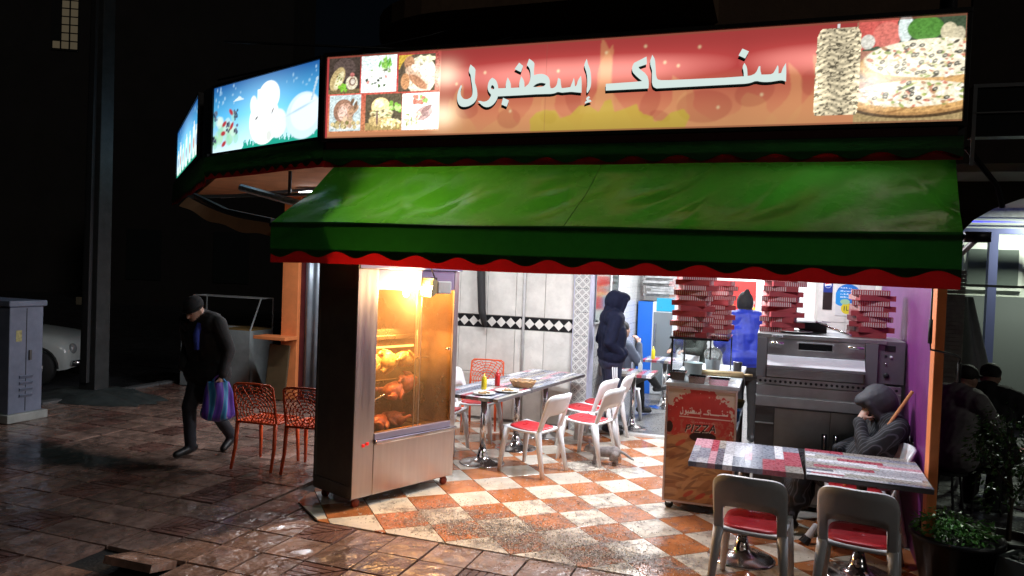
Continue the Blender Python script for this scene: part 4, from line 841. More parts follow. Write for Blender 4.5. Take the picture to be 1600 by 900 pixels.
# ------------------------------------------------------------------ TABLES AND CHAIRS
LAM = pm('printed plank laminate', (.5, .5, .5), .3, attr='Col', var=.3, vscale=70, rvar=.1)
PLK = [(.42, .42, .46), (.72, .72, .76), (.25, .26, .32), (.38, .06, .09), (.58, .30, .36), (.13, .13, .17), (.40, .38, .34), (.22, .24, .30), (.46, .46, .50), (.30, .27, .24), (.78, .78, .82), (.12, .14, .2)]
def make_table(label, loc, rz, w, l, seed, group, base=.235, h=.75):
    t = thing('pedestal_table', label, 'table', loc, rz, group); r = random.Random(seed)
    b = MB(); b.bb(-w / 2, w / 2, -l / 2, l / 2, h - .035, h - .004); top = b.build('tabletop', pm('dark table edge', (.09, .085, .085), .4, var=.3), t, bevel=.004)
    b = MB(); x = -w / 2 + .002; k = 0
    while x < w / 2 - .01:
        x1 = min(x + r.uniform(.04, .085), w / 2 - .002); 
        if w / 2 - x1 < .04: x1 = w / 2 - .002
        y = -l / 2 + .002 - r.random() * .15
        while y < l / 2 - .003:
            y1 = min(y + r.uniform(.16, .6), l / 2 - .002); b.col = r.choice(PLK); y0 = max(y, -l / 2 + .002)
            b.add([(x, y0, h), (x1 - .0015, y0, h), (x1 - .0015, y1 - .0015, h), (x, y1 - .0015, h)], [(0, 1, 2, 3)])
            if abs(y0 + l / 2 - .002) < 1e-6: b.add([(x, -l / 2 - .0015, h - .034), (x1, -l / 2 - .0015, h - .034), (x1, -l / 2 - .0015, h - .001), (x, -l / 2 - .0015, h - .001)], [(0, 1, 2, 3)])
            y = y1
        x = x1
    b.build('plank_print', LAM, top)
    b = MB(); b.tube([(0, 0, .06), (0, 0, h - .04)], .034, 16); b.build('column', CHROME, t, True)
    b = MB(); b.lathe([(0, .0), (base, 0), (base, .008), (base * .93, .016), (base * .6, .03), (base * .3, .055), (.05, .10), (.036, .16)], 32); b.build('base', CHROME, t, True)
    b = MB(); b.bb(-w * .3, w * .3, -.03, .03, h - .055, h - .035); b.bb(-.03, .03, -l * .3, l * .3, h - .056, h - .036); b.build('bracket', DKSTEEL, t)
    return t
rowa = PHI - math.radians(7.5)
def RT(k): u, v = 1.02 + .10 * k, 1.49 + .77 * k; return W(u, v)
make_table('patchwork topped table nearest the rotisserie, with plates and sauce bottles', RT(0), rowa, .72, .765, 21, 'tables in the row behind the rotisserie')
make_table('patchwork topped middle table of the row behind the rotisserie', RT(1), rowa, .72, .765, 22, 'tables in the row behind the rotisserie')
make_table('patchwork topped table of the row touching the diamond banded wall', RT(2), rowa, .72, .765, 23, 'tables in the row behind the rotisserie')
make_table('patchwork topped table in front of the pizza counter', W(3.655, -.09), PHI + .02, .74, .78, 4, 'two tables in the right foreground')
make_table('patchwork topped table beside the purple wall, in the right foreground', W(4.42, -.07), PHI - .02 + math.pi / 2, .80, .735, 8, 'two tables in the right foreground')
make_table('small table inside the doorway beside the hooded man', W(2.12, 3.98), PHI, .55, .6, 31, 'tables inside the shop')
make_table('small table further inside the shop with a mustard bottle', W(2.28, 5.75), PHI, .6, .6, 32, 'tables inside the shop')

def make_chair():
    t = thing('white_chair', 'x', 'chair'); W2 = .215                  # faces +x, origin on the floor below the seat
    b = MB()
    b.grid(lambda s, q: ((.21 - .42 * s), (-1 + 2 * q) * (.215 - .02 * s), .445 - .012 * math.sin(math.pi * s) - .018 * s + .006 * (2 * q - 1) ** 2), 8, 8); b.build('seat_shell', WHITEP, t, True, thick=.022)
    b = MB()
    def sq(s, q):
        a = 2 * math.pi * s; e = lambda c_: math.copysign(abs(c_) ** .5, c_); x, y = .185 * e(math.cos(a)) * q, .185 * e(math.sin(a)) * q
        return (x, y, .463 + .004 * (1 - q ** 6) - .012 * math.cos(x * 7) - .018 * (.5 - x / .42))
    b.grid(sq, 28, 5, wrap=True); b.build('red_seat_pad', REDP, t, True, thick=.012)
    b = MB(); n = 40                                               # backrest arch: curved panel over two uprights
    def bx(y, z): tlt = (z - .43) * .30; return -.205 - tlt - .055 * (1 - (y / W2) ** 2) * min(1, max(0, (z - .45) / .2))
    outer, inner = [], []
    for k in range(n + 1):
        s = k / n
        if s < .28: q = s / .28; outer.append((-W2, .40 + .29 * q)); inner.append((-W2 + .056, .40 + .16 * q))
        elif s > .72: q = (1 - s) / .28; outer.append((W2, .40 + .29 * q)); inner.append((W2 - .056, .40 + .16 * q))
        else:
            q = (s - .28) / .44; a = math.pi * (1 - q); e = lambda c_, p_: math.copysign(abs(c_) ** p_, c_)
            outer.append((W2 * e(math.cos(a), .42), .69 + .125 * e(math.sin(a), .5))); inner.append(((W2 - .056) * e(math.cos(a), .35), .56 + .055 * e(math.sin(a), .6)))
    b.grid(lambda s, q: (lambda y, z: (bx(y, z), y, z))(*(outer[round(s * n)][i] * (1 - q) + inner[round(s * n)][i] * q for i in (0, 1))), n, 4)
    b.build('backrest', WHITEP, t, True, thick=.024)
    for sx, sy in ((1, 1), (1, -1), (-1, 1), (-1, -1)):
        b = MB(); x0 = .17 if sx > 0 else -.2; b.tube([(x0, sy * .19, .445), (x0 + sx * .035, sy * .205, .25), (x0 + sx * (.06 if sx > 0 else .09), sy * .222, 0)], [.034, .028, .019], 8); b.build('leg', WHITEP, t, True)
    return t
ch0 = make_chair(); used = [False]
CG = 'white plastic chairs with red seats'
def chair(label, u, v, deg, grp=CG, flip=0):
    rz = math.radians(deg) + PHI
    if not used[0]: used[0] = True; ch0.location = W(u, v); ch0.rotation_euler = (0, 0, rz); ch0['label'] = label; ch0['group'] = grp; return ch0
    return dup(ch0, label, W(u, v), rz, grp)
chair('white chair with red seat standing nearest the camera at the sauce bottle table', 1.56, 1.45, 164)
chair('white chair with red seat beside the cat', 1.97, 2.14, 163)
chair('white chair with red seat behind the one beside the cat, at the table row', 1.78, 2.75, 165)
chair('white chair at the wall end of the table row, mostly hidden', 1.88, 3.2, 178)
chair('white chair with red seat left of the sauce bottle table, by the rotisserie', .42, 1.78, 2)
chair('white chair with red seat left of the middle table of the row', .56, 2.5, 3)
chair('white chair under the seated person with crossed legs', 1.83, 4.5, 48)
chair('white chair behind the table with the mustard bottle inside the shop', 2.45, 6.35, 262)
chair('white chair with red seat pushed to the left foreground table', 3.74, -.64, 84)
chair('white chair with red seat pushed to the right foreground table', 4.36, -.62, 80)
chair('white chair at the purple wall end of the right foreground table', 4.44, .46, 182)
chair('white chair hidden under the sleeping person', 4.50, .84, 190)

def make_orange():
    t = thing('orange_chair', 'x', 'chair'); r = random.Random(4)                # faces +x
    def web(w, h, cx, cz, fn, rad=.0062):
        b = MB(); segs = []
        R0 = .034; rings = [R0 * (1 + .95 * k) for k in range(12)]
        for k, rr in enumerate(rings):
            n = 6 + 3 * k; off = (k % 2) * .5
            r2 = rings[k + 1] if k + 1 < len(rings) else rr * 1.4
            for i in range(n):
                a0 = 2 * math.pi * (i + off) / n; a1 = 2 * math.pi * (i + 1 + off) / n
                pts = [(cx + (rr + (r2 - rr) * .35 * math.sin(math.pi * q / 4)) * math.cos(a0 + (a1 - a0) * q / 4), cz + (rr + (r2 - rr) * .35 * math.sin(math.pi * q / 4)) * math.sin(a0 + (a1 - a0) * q / 4)) for q in range(5)]
                segs.append(pts)
                nn = 8 if k + 1 < 2 else (12 if k + 1 < 4 else 18); a = a0; segs.append([(cx + rr * math.cos(a), cz + rr * math.sin(a)), (cx + r2 * 1.02 * math.cos(a + .05), cz + r2 * 1.02 * math.sin(a + .05))])
        for pts in segs:
            run = []
            for p in pts:
                if abs(p[0]) < w / 2 and 0 < p[1] < h: run.append(fn(*p))
                else:
                    if len(run) > 1: b.tube(run, rad, 4)
                    run = []
            if len(run) > 1: b.tube(run, rad, 4)
        return b
    bk = lambda y, z: (-.20 - .22 * z + .02 * math.cos(y * 6), y, .44 + z)
    b = web(.42, .38, 0, .12, bk); fr_ = [(-.215, 0), (-.215, .2), (-.21, .36), (-.18, .385), (0, .39), (.18, .385), (.21, .36), (.215, .2), (.215, 0)]
    b.tube([bk(*p) for p in fr_], .011, 6); b.build('backrest', ORANGEP, t, True)
    st = lambda y, x: (x - .21, y, .445 - .01 * math.sin(x * 7))
    b = web(.42, .42, 0, .2, st); b.tube([st(-.215, 0), st(-.215, .40), st(-.19, .425), st(.19, .425), st(.215, .40), st(.215, 0)], .012, 6, closed=True); b.build('seat', ORANGEP, t, True)
    for sx, sy in ((1, 1), (1, -1), (-1, 1), (-1, -1)):
        b = MB(); x0 = .19 if sx > 0 else -.2; b.tube([(x0, sy * .205, .45), (x0 + sx * .02, sy * .21, .2), (x0 + sx * (.03 if sx > 0 else .075), sy * .215, 0)], [.021, .018, .014], 6); b.build('leg', ORANGEP, t, True)
    return t
oc = make_orange(); oc.location = W(-.86, .46); oc.rotation_euler = (0, 0, PHI + math.radians(95)); oc['label'] = 'orange openwork plastic chair nearest the walking man with the bag'; oc['group'] = 'orange openwork chairs'
dup(oc, 'orange openwork plastic chair against the dark side of the rotisserie', W(-.33, .50), PHI + math.radians(98), 'orange openwork chairs')
dup(oc, 'orange openwork plastic chair behind the table row, against the diamond banded wall', W(.36, 3.12), PHI + math.radians(-80), 'orange openwork chairs')

# table ware
def bottle(label, u, v, z, col, h=.165):
    t = thing('sauce_bottle', label, 'bottle', W(u, v, z), 0, 'squeeze sauce bottles'); mt = pm('bottle ' + str(col), col, .35)
    b = MB(); b.lathe([(0, 0), (.027, 0), (.029, .01), (.029, h * .62), (.024, h * .7), (.02, h * .72)], 16); b.build('body', mt, t, True)
    b = MB(); b.lathe([(.022, h * .72), (.022, h * .78), (.009, h * .82), (.005, h), (0, h)], 12); b.build('nozzle', mt, t, True)
bottle('yellow mustard bottle on the table nearest the rotisserie', .98, 1.57, .751, (.62, .5, .02)); bottle('red ketchup bottle on the table row behind the rotisserie', 1.02, 1.86, .751, (.5, .02, .02), .18)
bottle('yellow mustard bottle on the small table inside the shop', 2.12, 5.6, .751, (.62, .55, .02), .19); bottle('white sauce bottle on the small table beside the hooded man', 2.2, 4.0, .751, (.5, .58, .6), .15)
bk_ = thing('bread_basket', 'woven bread basket on the middle table of the row', 'basket', W(1.28, 1.95, .751), PHI)
b = MB(); 
for k in range(6): b.tube([((.085 + .006 * k) * math.cos(a * .2618) * 1.25, (.085 + .006 * k) * math.sin(a * .2618), .008 + .012 * k + .004 * (-1) ** a) for a in range(24)], .006, 5, closed=True)
b.build('weave', pm('wicker', (.45, .27, .12), .6, var=.3), bk_)
b = MB(); b.lathe([(0, .004), (.09, .004)], 20); b.build('bottom', pm('wicker', ()), bk_)
def plate(label, u, v, z, r=.115, food=0, col=(.75, .74, .7)):
    t = thing('plate', label, 'plate', W(u, v, z)); b = MB(); b.lathe([(0, .004), (r * .6, .004), (r * .7, .007), (r, .018), (r, .021), (r * .68, .011), (0, .008)], 24); b.build('dish', pm('china', col, .2), t, True)
    if food:
        rr = random.Random(food); b = MB()
        for _ in range(16): a = rr.random() * 6.28; q = rr.random() * r * .55; b.ell((q * math.cos(a), q * math.sin(a), .018), (.018, .012, .008), 6, 4, RM_('Z', rr.random() * 3))
        b.build('leftovers', pm('leftovers', (.4, .24, .1), .6, var=.5, vscale=40), t, True)
plate('white plate with leftovers on the sauce bottle table, nearest the camera', 1.1, 1.27, .751, food=3); plate('white plate with leftovers on the sauce bottle table, beside the basket', 1.24, 1.55, .751, .13, 5)

# ------------------------------------------------------------------ PIZZA COUNTER
CW, CD, CHH = .58, 1.62, 1.1
co = thing('pizza_counter', 'steel pizza counter on castors with a printed red PIZZA front panel and glass guard', 'counter', W(2.965, .8), PHI)
def cb(name, mat, *qs, bevel=.003):
    b = MB()
    for q in qs: b.bb(*q)
    return b.build(name, mat, co, bevel=bevel)
cb('countertop', pm('floury steel top', (.55, .56, .58), .4, .4, var=.25, vscale=8, rvar=.15), (-.01, CW + .015, -.01, CD, CHH - .03, CHH)); cb('side_panel', STEEL, (0, .02, 0.005, CD, .1, CHH - .03)); cb('back_panel', STEEL, (.02, CW, CD - .02, CD, .1, CHH - .03))
cb('front_frame', pm('pinkish aluminium', (.6, .45, .4), .4, .6), (-.004, .014, -.012, .004, .075, CHH - .032), (CW - .014, CW + .004, -.012, .004, .075, CHH - .032), (.014, CW - .014, -.012, .004, .075, .09), (.014, CW - .014, -.012, .004, CHH - .05, CHH - .032))
cb('shelf', pm('grey shelf', (.35, .4, .42), .4, .5), (.02, CW + .01, .02, CD - .02, .72, .74)); cb('bottom_shelf', DKSTEEL, (.02, CW, .02, CD - .02, .1, .12)); cb('inner_partition', DKSTEEL, (.2, .215, .02, CD - .02, .12, 1.06)); cb('corner_post', DKSTEEL, (CW - .02, CW, CD - .045, CD - .022, .1, CHH - .03))
c = Canvas(CW - .028, .96, 150, 260, 3); w_, h_ = c.w, c.h
nz = c.noise(6, 9, 4); n2 = c.noise(22, 34, 3); ty = c.Y / h_; txx = c.X / w_
c.C[:] = (.62, .47, .36)
ed = np.minimum(np.minimum(txx, 1 - txx) * 2.4, 1); splash = (ed + (n2 - .5) * 1.1 + np.clip((1.02 - ty) * 5, 0, 1) - .92 > 0) & (ty > .5)
c.put(splash.astype(float), np.stack([.46 + .14 * nz, .03 + .04 * nz, .025 + .03 * nz], -1)); c.put((ty < .74).astype(float) * (n2 > .58), (.5, .2, .13), .5)
base = np.stack([.36 + .3 * nz, .15 + .17 * nz, .05 + .07 * nz], -1); c.put(np.clip((.60 - ty + .16 * (nz - .5)) * 14, 0, 1), base)
rr = random.Random(5)
for _ in range(60):
    x, y = rr.uniform(0, w_), rr.uniform(0, .55 * h_); a = rr.uniform(-.2, .9); s_ = rr.uniform(.03, .09)
    c.ell(x, y, s_ * 1.5, s_ * .55, rr.choice(((.40, .17, .06), (.55, .27, .11), (.62, .33, .15), (.3, .1, .04))), a, .55); c.ell(x, y - s_ * .45, s_ * 1.2, s_ * .2, (.12, .03, .015), a, .5)
for x, y in ((.42, .09), (.3, .06), (.12, .5), (.2, .07)): c.ell(x, y, .05, .018, (.55, .05, .03), .6, .8)
c.ell(.30, .565, .11, .045, (.03, .012, .01), .05); c.ell(.02, .63, .03, .05, (.05, .02, .012))
sc_ = (.40 / (3.81 - 1.265))
for k_, p in GLY.items():
    c.poly([(.105 + (q[0] - 1.265) * sc_ * .98, .735 + (q[1] - .2) * sc_ * 1.25) for q in p], (.72, .62, .55))
c.rect(.10, .52, .722, .728, (.75, .6, .52)); 
for k_ in range(40): c.rect(.2 + k_ * .005, .203 + k_ * .005, .68, .68 + rr.uniform(.003, .014), (.7, .45, .4), .7)
for k_ in range(16): c.rect(.22 + k_ * .007, .224 + k_ * .007, .65, .65 + rr.uniform(.003, .012), (.7, .45, .4), .6)
def stroke(p, wd, col):
    for a, q in zip(p, p[1:]):
        d = Vector((q[0] - a[0], q[1] - a[1])); nn = Vector((-d.y, d.x)).normalized() * wd; d2 = d.normalized() * wd * .7
        c.poly([(a[0] - d2.x + nn.x, a[1] - d2.y + nn.y), (q[0] + d2.x + nn.x, q[1] + d2.y + nn.y), (q[0] + d2.x - nn.x, q[1] + d2.y - nn.y), (a[0] - d2.x - nn.x, a[1] - d2.y - nn.y)], col)
LET = [[(.0, 0), (.04, .9)], [(.0, .85), (.30, .95), (.38, .7), (.28, .48), (.02, .42)], [(.62, .02), (.66, .95)], [(.88, .9), (1.35, .92), (.9, .05), (1.42, .06)], [(1.62, .92), (2.1, .95), (1.68, .06), (2.2, .08)], [(2.36, .02), (2.62, .98), (2.92, .05)], [(2.44, .36), (2.84, .38)]]
for dx, dz, wd, col in ((.003, -.003, .0065, (.62, .55, .48)), (0, 0, .0048, (.02, .015, .012))):
    for L_ in LET: stroke([(.155 + dx + p[0] * .083 + p[1] * .012, .60 + dz + p[1] * .062 + p[0] * .004) for p in L_], wd, col)
c.build('printed_panel', pm('printed panel', (.5, .5, .5), .4, attr='Col'), co, -.003, .014, .09)
for x, y in ((.05, .06), (CW - .05, .06), (.05, CD - .06), (CW - .05, CD - .06)):
    b = MB(); b.bb(x - .02, x + .02, y - .02, y + .02, .05, .1); w2_ = b.build('caster', CHROME, co); b = MB(); b.lathe([(0, -.014), (.034, -.014), (.036, 0), (.034, .014), (0, .014)], 14, (x, y, .036), RM_('X', math.pi / 2)); b.build('wheel', BLACKP, w2_, True)
cb('guard_post', BLACKP, (-.004, .012, .2, .215, CHH, 1.46), (.325, .337, .2, .212, CHH + .19, 1.46), (-.004, .012, 1.2, 1.215, CHH, 1.46), (.45, .462, 1.2, 1.215, CHH, 1.46), bevel=0); cb('guard_shelf', glass('shelf glass', (.85, .9, .9), .2), (-.02, .48, .19, 1.25, 1.46, 1.472), bevel=0); cb('guard_rail', BLACKP, (-.02, .34, .186, .2, 1.455, 1.475), bevel=0)
for pts in ([(.0, .205, CHH), (.40, .205, CHH), (.335, .205, 1.455), (0, .205, 1.455)], [(.0, .205, CHH), (.0, 1.2, CHH), (.0, 1.2, 1.455), (0, .205, 1.455)], [(.40, .205, CHH), (.52, .75, CHH), (.46, .75, 1.455), (.335, .205, 1.455)]):
    b = MB(); b.add(pts, [(0, 1, 2, 3)]); b.build('guard_glass', glass('guard glass', (.92, .95, .95), .22, .05, (.8, .85, .85), .03, 12), co)
def cl(x, y, z): return W(2.965 + x, .8 + y, z)
def pan(label, x, y, w, d, hgt=.075, z=CHH):
    t = thing('steel_pan', label, 'pan', cl(x, y, z), PHI, 'steel ingredient pans'); b = MB()
    b.add([(a * (w / 2 - .012), e * (d / 2 - .012), .002) for a, e in ((-1, -1), (1, -1), (1, 1), (-1, 1))] + [(a * w / 2 * .97, e * d / 2 * .97, hgt) for a, e in ((-1, -1), (1, -1), (1, 1), (-1, 1))] + [(a * (w / 2 + .006), e * (d / 2 + .006), hgt) for a, e in ((-1, -1), (1, -1), (1, 1), (-1, 1))], [(3, 2, 1, 0)] + [(i, (i + 1) % 4, 4 + (i + 1) % 4, 4 + i) for i in range(4)] + [(4 + i, 4 + (i + 1) % 4, 8 + (i + 1) % 4, 8 + i) for i in range(4)])
    b.build('body', CHROME, t, thick=.003)
pan('small steel pan at the left corner of the pizza counter', .085, .10, .125, .16, .085); pan('small steel pan in the middle of the pizza counter edge', .245, .07, .145, .16, .06); pan('small steel pan at the right end of the pizza counter edge', .425, .06, .17, .15, .055)
rp_ = thing('rolling_pin', 'wooden rolling pin lying on the floury pizza counter', 'rolling pin', cl(.40, .62, CHH), PHI + .1)
b = MB(); b.tube([(-.2, 0, .028), (.2, 0, .028)], .028, 14); b.build('barrel', pm('pale wood', (.55, .36, .18), .5, var=.2, stretch=(2, 20, 20)), rp_, True)
b = MB(); b.tube([(-.28, 0, .028), (-.2, 0, .028)], .012, 10); b.tube([(.2, 0, .028), (.28, 0, .028)], .012, 10); b.build('handle', pm('pale wood', ()), rp_, True)
def tub(label, x, y, r, h_, col, cat='cup', z=CHH, metal=0., nm='steel_cup'):
    b = MB(); b.lathe([(0, 0), (r * .85, 0), (r, h_), (r * 1.04, h_), (r * .94, h_ - .004), (r * .8, .006), (0, .006)], 20); o = b.build(nm, pm('tub ' + str(col) + str(metal), col, .3, metal, var=.1), None, True, loc=cl(x, y, z)); tag(o, label, cat)
tub('steel cup at the far end of the pizza counter', .53, 1.0, .042, .105, (.6, .6, .6), metal=1); tub('clear plastic tub behind the glass guard', .16, .55, .085, .12, (.4, .45, .45), 'tub', nm='plastic_tub'); tub('steel tub behind the rolling pin on the counter', .3, .98, .075, .12, (.55, .57, .58), 'tub', metal=.9, nm='steel_tub')
b = MB(); b.ell((0, 0, .06), (.09, .08, .075), 14, 9); o = b.build('plastic_bag', glass('crumpled plastic', (.9, .92, .92), .3, .35, (.75, .75, .72), .15, 40), None, True, loc=cl(.3, .98, CHH + .1)); tag(o, 'crumpled clear plastic bag in the steel tub on the counter', 'bag')
tub('blue bowl on the side shelf of the pizza counter', .52, .42, .075, .1, (.03, .18, .5), 'bowl', .74, nm='plastic_bowl'); tub('red bowl on the side shelf of the pizza counter', .50, .2, .07, .09, (.4, .03, .02), 'bowl', .74, nm='plastic_bowl'); tub('yellow brown pan on the side shelf of the pizza counter', .50, .85, .12, .06, (.3, .2, .05), 'pan', .80, nm='shallow_pan')
# flour spread on the counter
rr = random.Random(2); pts = [cl(.36 + .17 * math.cos(a * .35) * rr.uniform(.75, 1.1), .42 + .27 * math.sin(a * .35) * rr.uniform(.75, 1.1), CHH + .003) for a in range(18)]
b = MB(); b.add(pts + [cl(.36, .42, CHH + .006)], [(k, (k + 1) % 18, 18) for k in range(18)]); o = b.build('flour', pm('flour', (.78, .76, .72), .9, var=.1, vscale=30)); tag(o, 'white flour spread over the pizza counter', 'flour', kind='stuff')

# ------------------------------------------------------------------ OVEN
OW = 1.165; ov = thing('pizza_oven', 'stainless steel deck oven on a two-door steel cabinet', 'oven', W(3.685, 1.25), PHI)
def ob(name, mat, *qs, bevel=.003, parent=ov):
    b = MB()
    for q in qs: b.bb(*q)
    return b.build(name, mat, parent, bevel=bevel)
OVD = 1.0; OST = pm('oven steel', (.46, .47, .46), .4, .9, var=.15, vscale=4, rvar=.1, bump=.05)
ob('cabinet_body', DKSTEEL, (0, OW - .02, .02, OVD, .05, .898)); ob('apron', OST, (0, OW - .02, 0, OVD, .99, 1.085)); ob('apron_step', OST, (-.003, OW - .02, -.02, OVD, .90, .988))
ob('vent_strip', OST, (0, OW - .02, .012, OVD, 1.087, 1.15)); b = MB(); b.lathe([(0, 0), (.0115, 0), (.0115, .01), (0, .01)], 10, (0, 0, 0), RM_('X', math.pi / 2)); vh = b.mesh('vent_hole'); vh.materials.append(BLACKP)
for k in range(27): link('vent_hole', vh, ov, (.03 + k * .0415, .0115, 1.118))
ob('oven_body', DKSTEEL, (.0, OW - .17, .05, OVD, 1.152, 1.50)); ob('oven_top', OST, (-.01, OW - .15, -.01, OVD, 1.50, 1.535)); ob('left_column', pm('grey side column', (.2, .2, .205), .45, .4), (-.008, .075, -.015, .05, 1.152, 1.498)); ob('right_column', pm('grey side column', ()), (.86, .955, -.015, .05, 1.152, 1.498))
ob('control_box', pm('control panel grey', (.20, .19, .2), .4, .5, var=.1), (.96, OW, .03, .6, 1.165, 1.525)); ob('display', BLACKP, (1.01, 1.09, .024, .03, 1.44, 1.49)); ob('display', BLACKP, (1.01, 1.03, .024, .03, 1.39, 1.41))
for x, z, r_, mt in ((1.06, 1.395, .012, WHITEP), (1.02, 1.335, .01, CHROME), (1.03, 1.235, .024, BLACKP)):
    b = MB(); b.lathe([(0, 0), (r_, 0), (r_ * .9, .012), (0, .012)], 14, (x, .03, z), RM_('X', math.pi / 2)); b.build('knob', mt, ov, True)
dr = ob('oven_door', OST, (.078, .857, .0, .02, 1.355, 1.498)); ob('door_window', pm('black oven glass', (.01, .01, .01), .08), (.33, .60, -.006, 0, 1.41, 1.465), parent=dr); ob('window_frame', OST, (.315, .615, -.004, -.0005, 1.398, 1.409), (.315, .615, -.004, -.0005, 1.466, 1.477), (.315, .329, -.004, -.0005, 1.409, 1.466), (.601, .615, -.004, -.0005, 1.409, 1.466), parent=dr)
for x in (.15, .78):
    b = MB(); b.tube([(x - .06, -.045, 1.46), (x + .06, -.045, 1.46)], .012, 8); b.tube([(x, -.045, 1.46), (x, 0, 1.46)], .01, 6); b.build('handle', CHROME, dr, True)
b = MB(); b.add([(.08, -.0, 1.352), (.855, -.0, 1.352), (.855, -.11, 1.262), (.08, -.11, 1.262), (.08, -.0, 1.262), (.855, -.0, 1.262)], [(0, 1, 2, 3), (0, 3, 4), (1, 5, 2), (3, 2, 5, 4)]); b.build('sloped_ledge', pm('bright ledge', (.82, .84, .86), .3, .3, var=.08), ov)  # pale colour stands in for a lamp reflected in the steel ledge
ob('ledge_lip', pm('grey side column', ()), (.078, .857, -.125, -.111, 1.245, 1.272)); ob('lower_panel', OST, (.078, .857, .01, .05, 1.155, 1.24)); ob('maker_plate', WHITEP, (.11, .2, -.016, -.0105, 1.507, 1.528)); b = MB()
for k in range(7): b.bb(.117 + k * .011, .124 + k * .011, -.018, -.016, 1.511, 1.524)
b.build('plate_lettering', BLACKP, ov)
for x0, x1, hx in ((.16, .61, .57), (.615, 1.14, .66)):
    d_ = ob('cabinet_door', pm('cabinet steel', (.34, .33, .30), .38, 1, var=.2, vscale=3, rvar=.1), (x0, x1, .0, .02, .08, .885)); ob('recessed_handle', BLACKP, (hx - .022, hx + .022, -.006, 0, .56, .70), parent=d_); b = MB(); b.tube([(hx, -.018, .57), (hx, -.018, .69)], .007, 6); b.build('pull', CHROME, d_, True)
ob('side_bay', BLACKP, (.0, .155, .03, .06, .1, .885)); ob('bay_shelf', OST, (.0, .155, .0, .05, .74, .75)); ob('leg', DKSTEEL, (.02, .06, .05, .09, 0, .05), (OW - .08, OW - .04, .05, .09, 0, .05))
def ol(x, y, z): return W(3.685 + x, 1.25 + y, z)
pe = thing('pizza_peel', 'steel pizza peel lying on the oven with its handle towards us', 'peel', ol(.40, .35, 1.545), PHI + .3)
b = MB(); b.bb(-.16, .16, -.14, .15, .10, .104); b.build('blade', CHROME, pe); b = MB(); b.tube([(.05, -.1, .10), (.23, -.42, .01)], .011, 8); b.build('handle', CHROME, pe, True)
b = MB(); b.bb(-.12, .12, -.02, .12, .0, .09); o = b.build('black_box', BLACKP, None, bevel=.004, loc=ol(.46, .48, 1.536), rz=PHI); tag(o, 'black box under the pizza peel on the oven', 'box')
plate('white plate lying on the oven top left of the peel', 4.0, 1.5, 1.536, .14)
# pizza boxes
mt = pm('striped pizza box', (.5, .05, .05), .6); n = mt.node_tree.nodes; l = mt.node_tree.links; g = n.new('ShaderNodeNewGeometry'); tc = n.new('ShaderNodeTexCoord'); sx = n.new('ShaderNodeSeparateXYZ'); l.new(tc.outputs['Object'], sx.inputs[0])
ad = n.new('ShaderNodeMath'); ad.operation = 'ADD'; l.new(sx.outputs['X'], ad.inputs[0]); l.new(sx.outputs['Y'], ad.inputs[1]); ml = n.new('ShaderNodeMath'); ml.operation = 'MULTIPLY'; ml.inputs[1].default_value = 55; l.new(ad.outputs[0], ml.inputs[0]); fr = n.new('ShaderNodeMath'); fr.operation = 'FRACT'; l.new(ml.outputs[0], fr.inputs[0]); gt = n.new('ShaderNodeMath'); gt.operation = 'GREATER_THAN'; gt.inputs[1].default_value = .5; l.new(fr.outputs[0], gt.inputs[0])
mx = n.new('ShaderNodeMix'); mx.data_type = 'RGBA'; mx.inputs['A'].default_value = (.36, .03, .04, 1); mx.inputs['B'].default_value = (.55, .45, .42, 1); l.new(gt.outputs[0], mx.inputs['Factor']); l.new(mx.outputs['Result'], n['Principled BSDF'].inputs['Base Color']); STR = mt
CARD = pm('red pizza box card', (.34, .045, .05), .55, var=.15, vscale=8); BS = .295; BH = .046
def pizza_box(label, loc, rz, group):
    global PB
    if PB is None:
        t = thing('pizza_box', label, 'pizza box', loc, rz, group); h = BS / 2
        b = MB(); b.bb(-h, h, -h, h, 0, BH - .004); b.build('tray', CARD, t); b = MB(); b.bb(-h - .0012, h + .0012, -h * .3, h + .0012, .003, BH - .006); b.build('striped_side', STR, t); b = MB(); b.bb(-h - .0005, h + .0005, -h - .0005, h + .0005, BH - .0045, BH - .0004); b.build('lid', CARD, t); PB = t; return t
    return dup(PB, label, loc, rz, group)
PB = None; ORD = ['lowest', 'second', 'third', 'fourth', 'fifth', 'sixth', 'seventh', 'eighth', 'ninth', 'tenth', 'eleventh', 'twelfth', 'thirteenth', 'fourteenth', 'fifteenth', 'sixteenth', 'seventeenth', 'eighteenth']
rr = random.Random(17)
for nm, u, v, z0, n_ in (('dark stack on the glass guard', 3.12, 1.22, 1.473, 12), ('narrow stack behind the dark one', 3.27, 1.80, 1.473, 11), ('stack on the left end of the oven', 3.86, 1.60, 1.536, 11), ('stack on the right end of the oven', 4.60, 1.58, 1.536, 9)):
    for k in range(n_):
        a = (.24 if k % 2 else -.06) + rr.uniform(-.06, .06); pizza_box(f"striped pizza box, {ORD[k]} from the bottom, {nm}", W(u + rr.uniform(-.015, .015) + (.014 if k % 2 else -.014), v + rr.uniform(-.015, .015), z0 + BH * k), PHI + a + math.pi / 2 * rr.choice((0, 0, 1, 2, 3)), 'pizza boxes in the ' + nm)
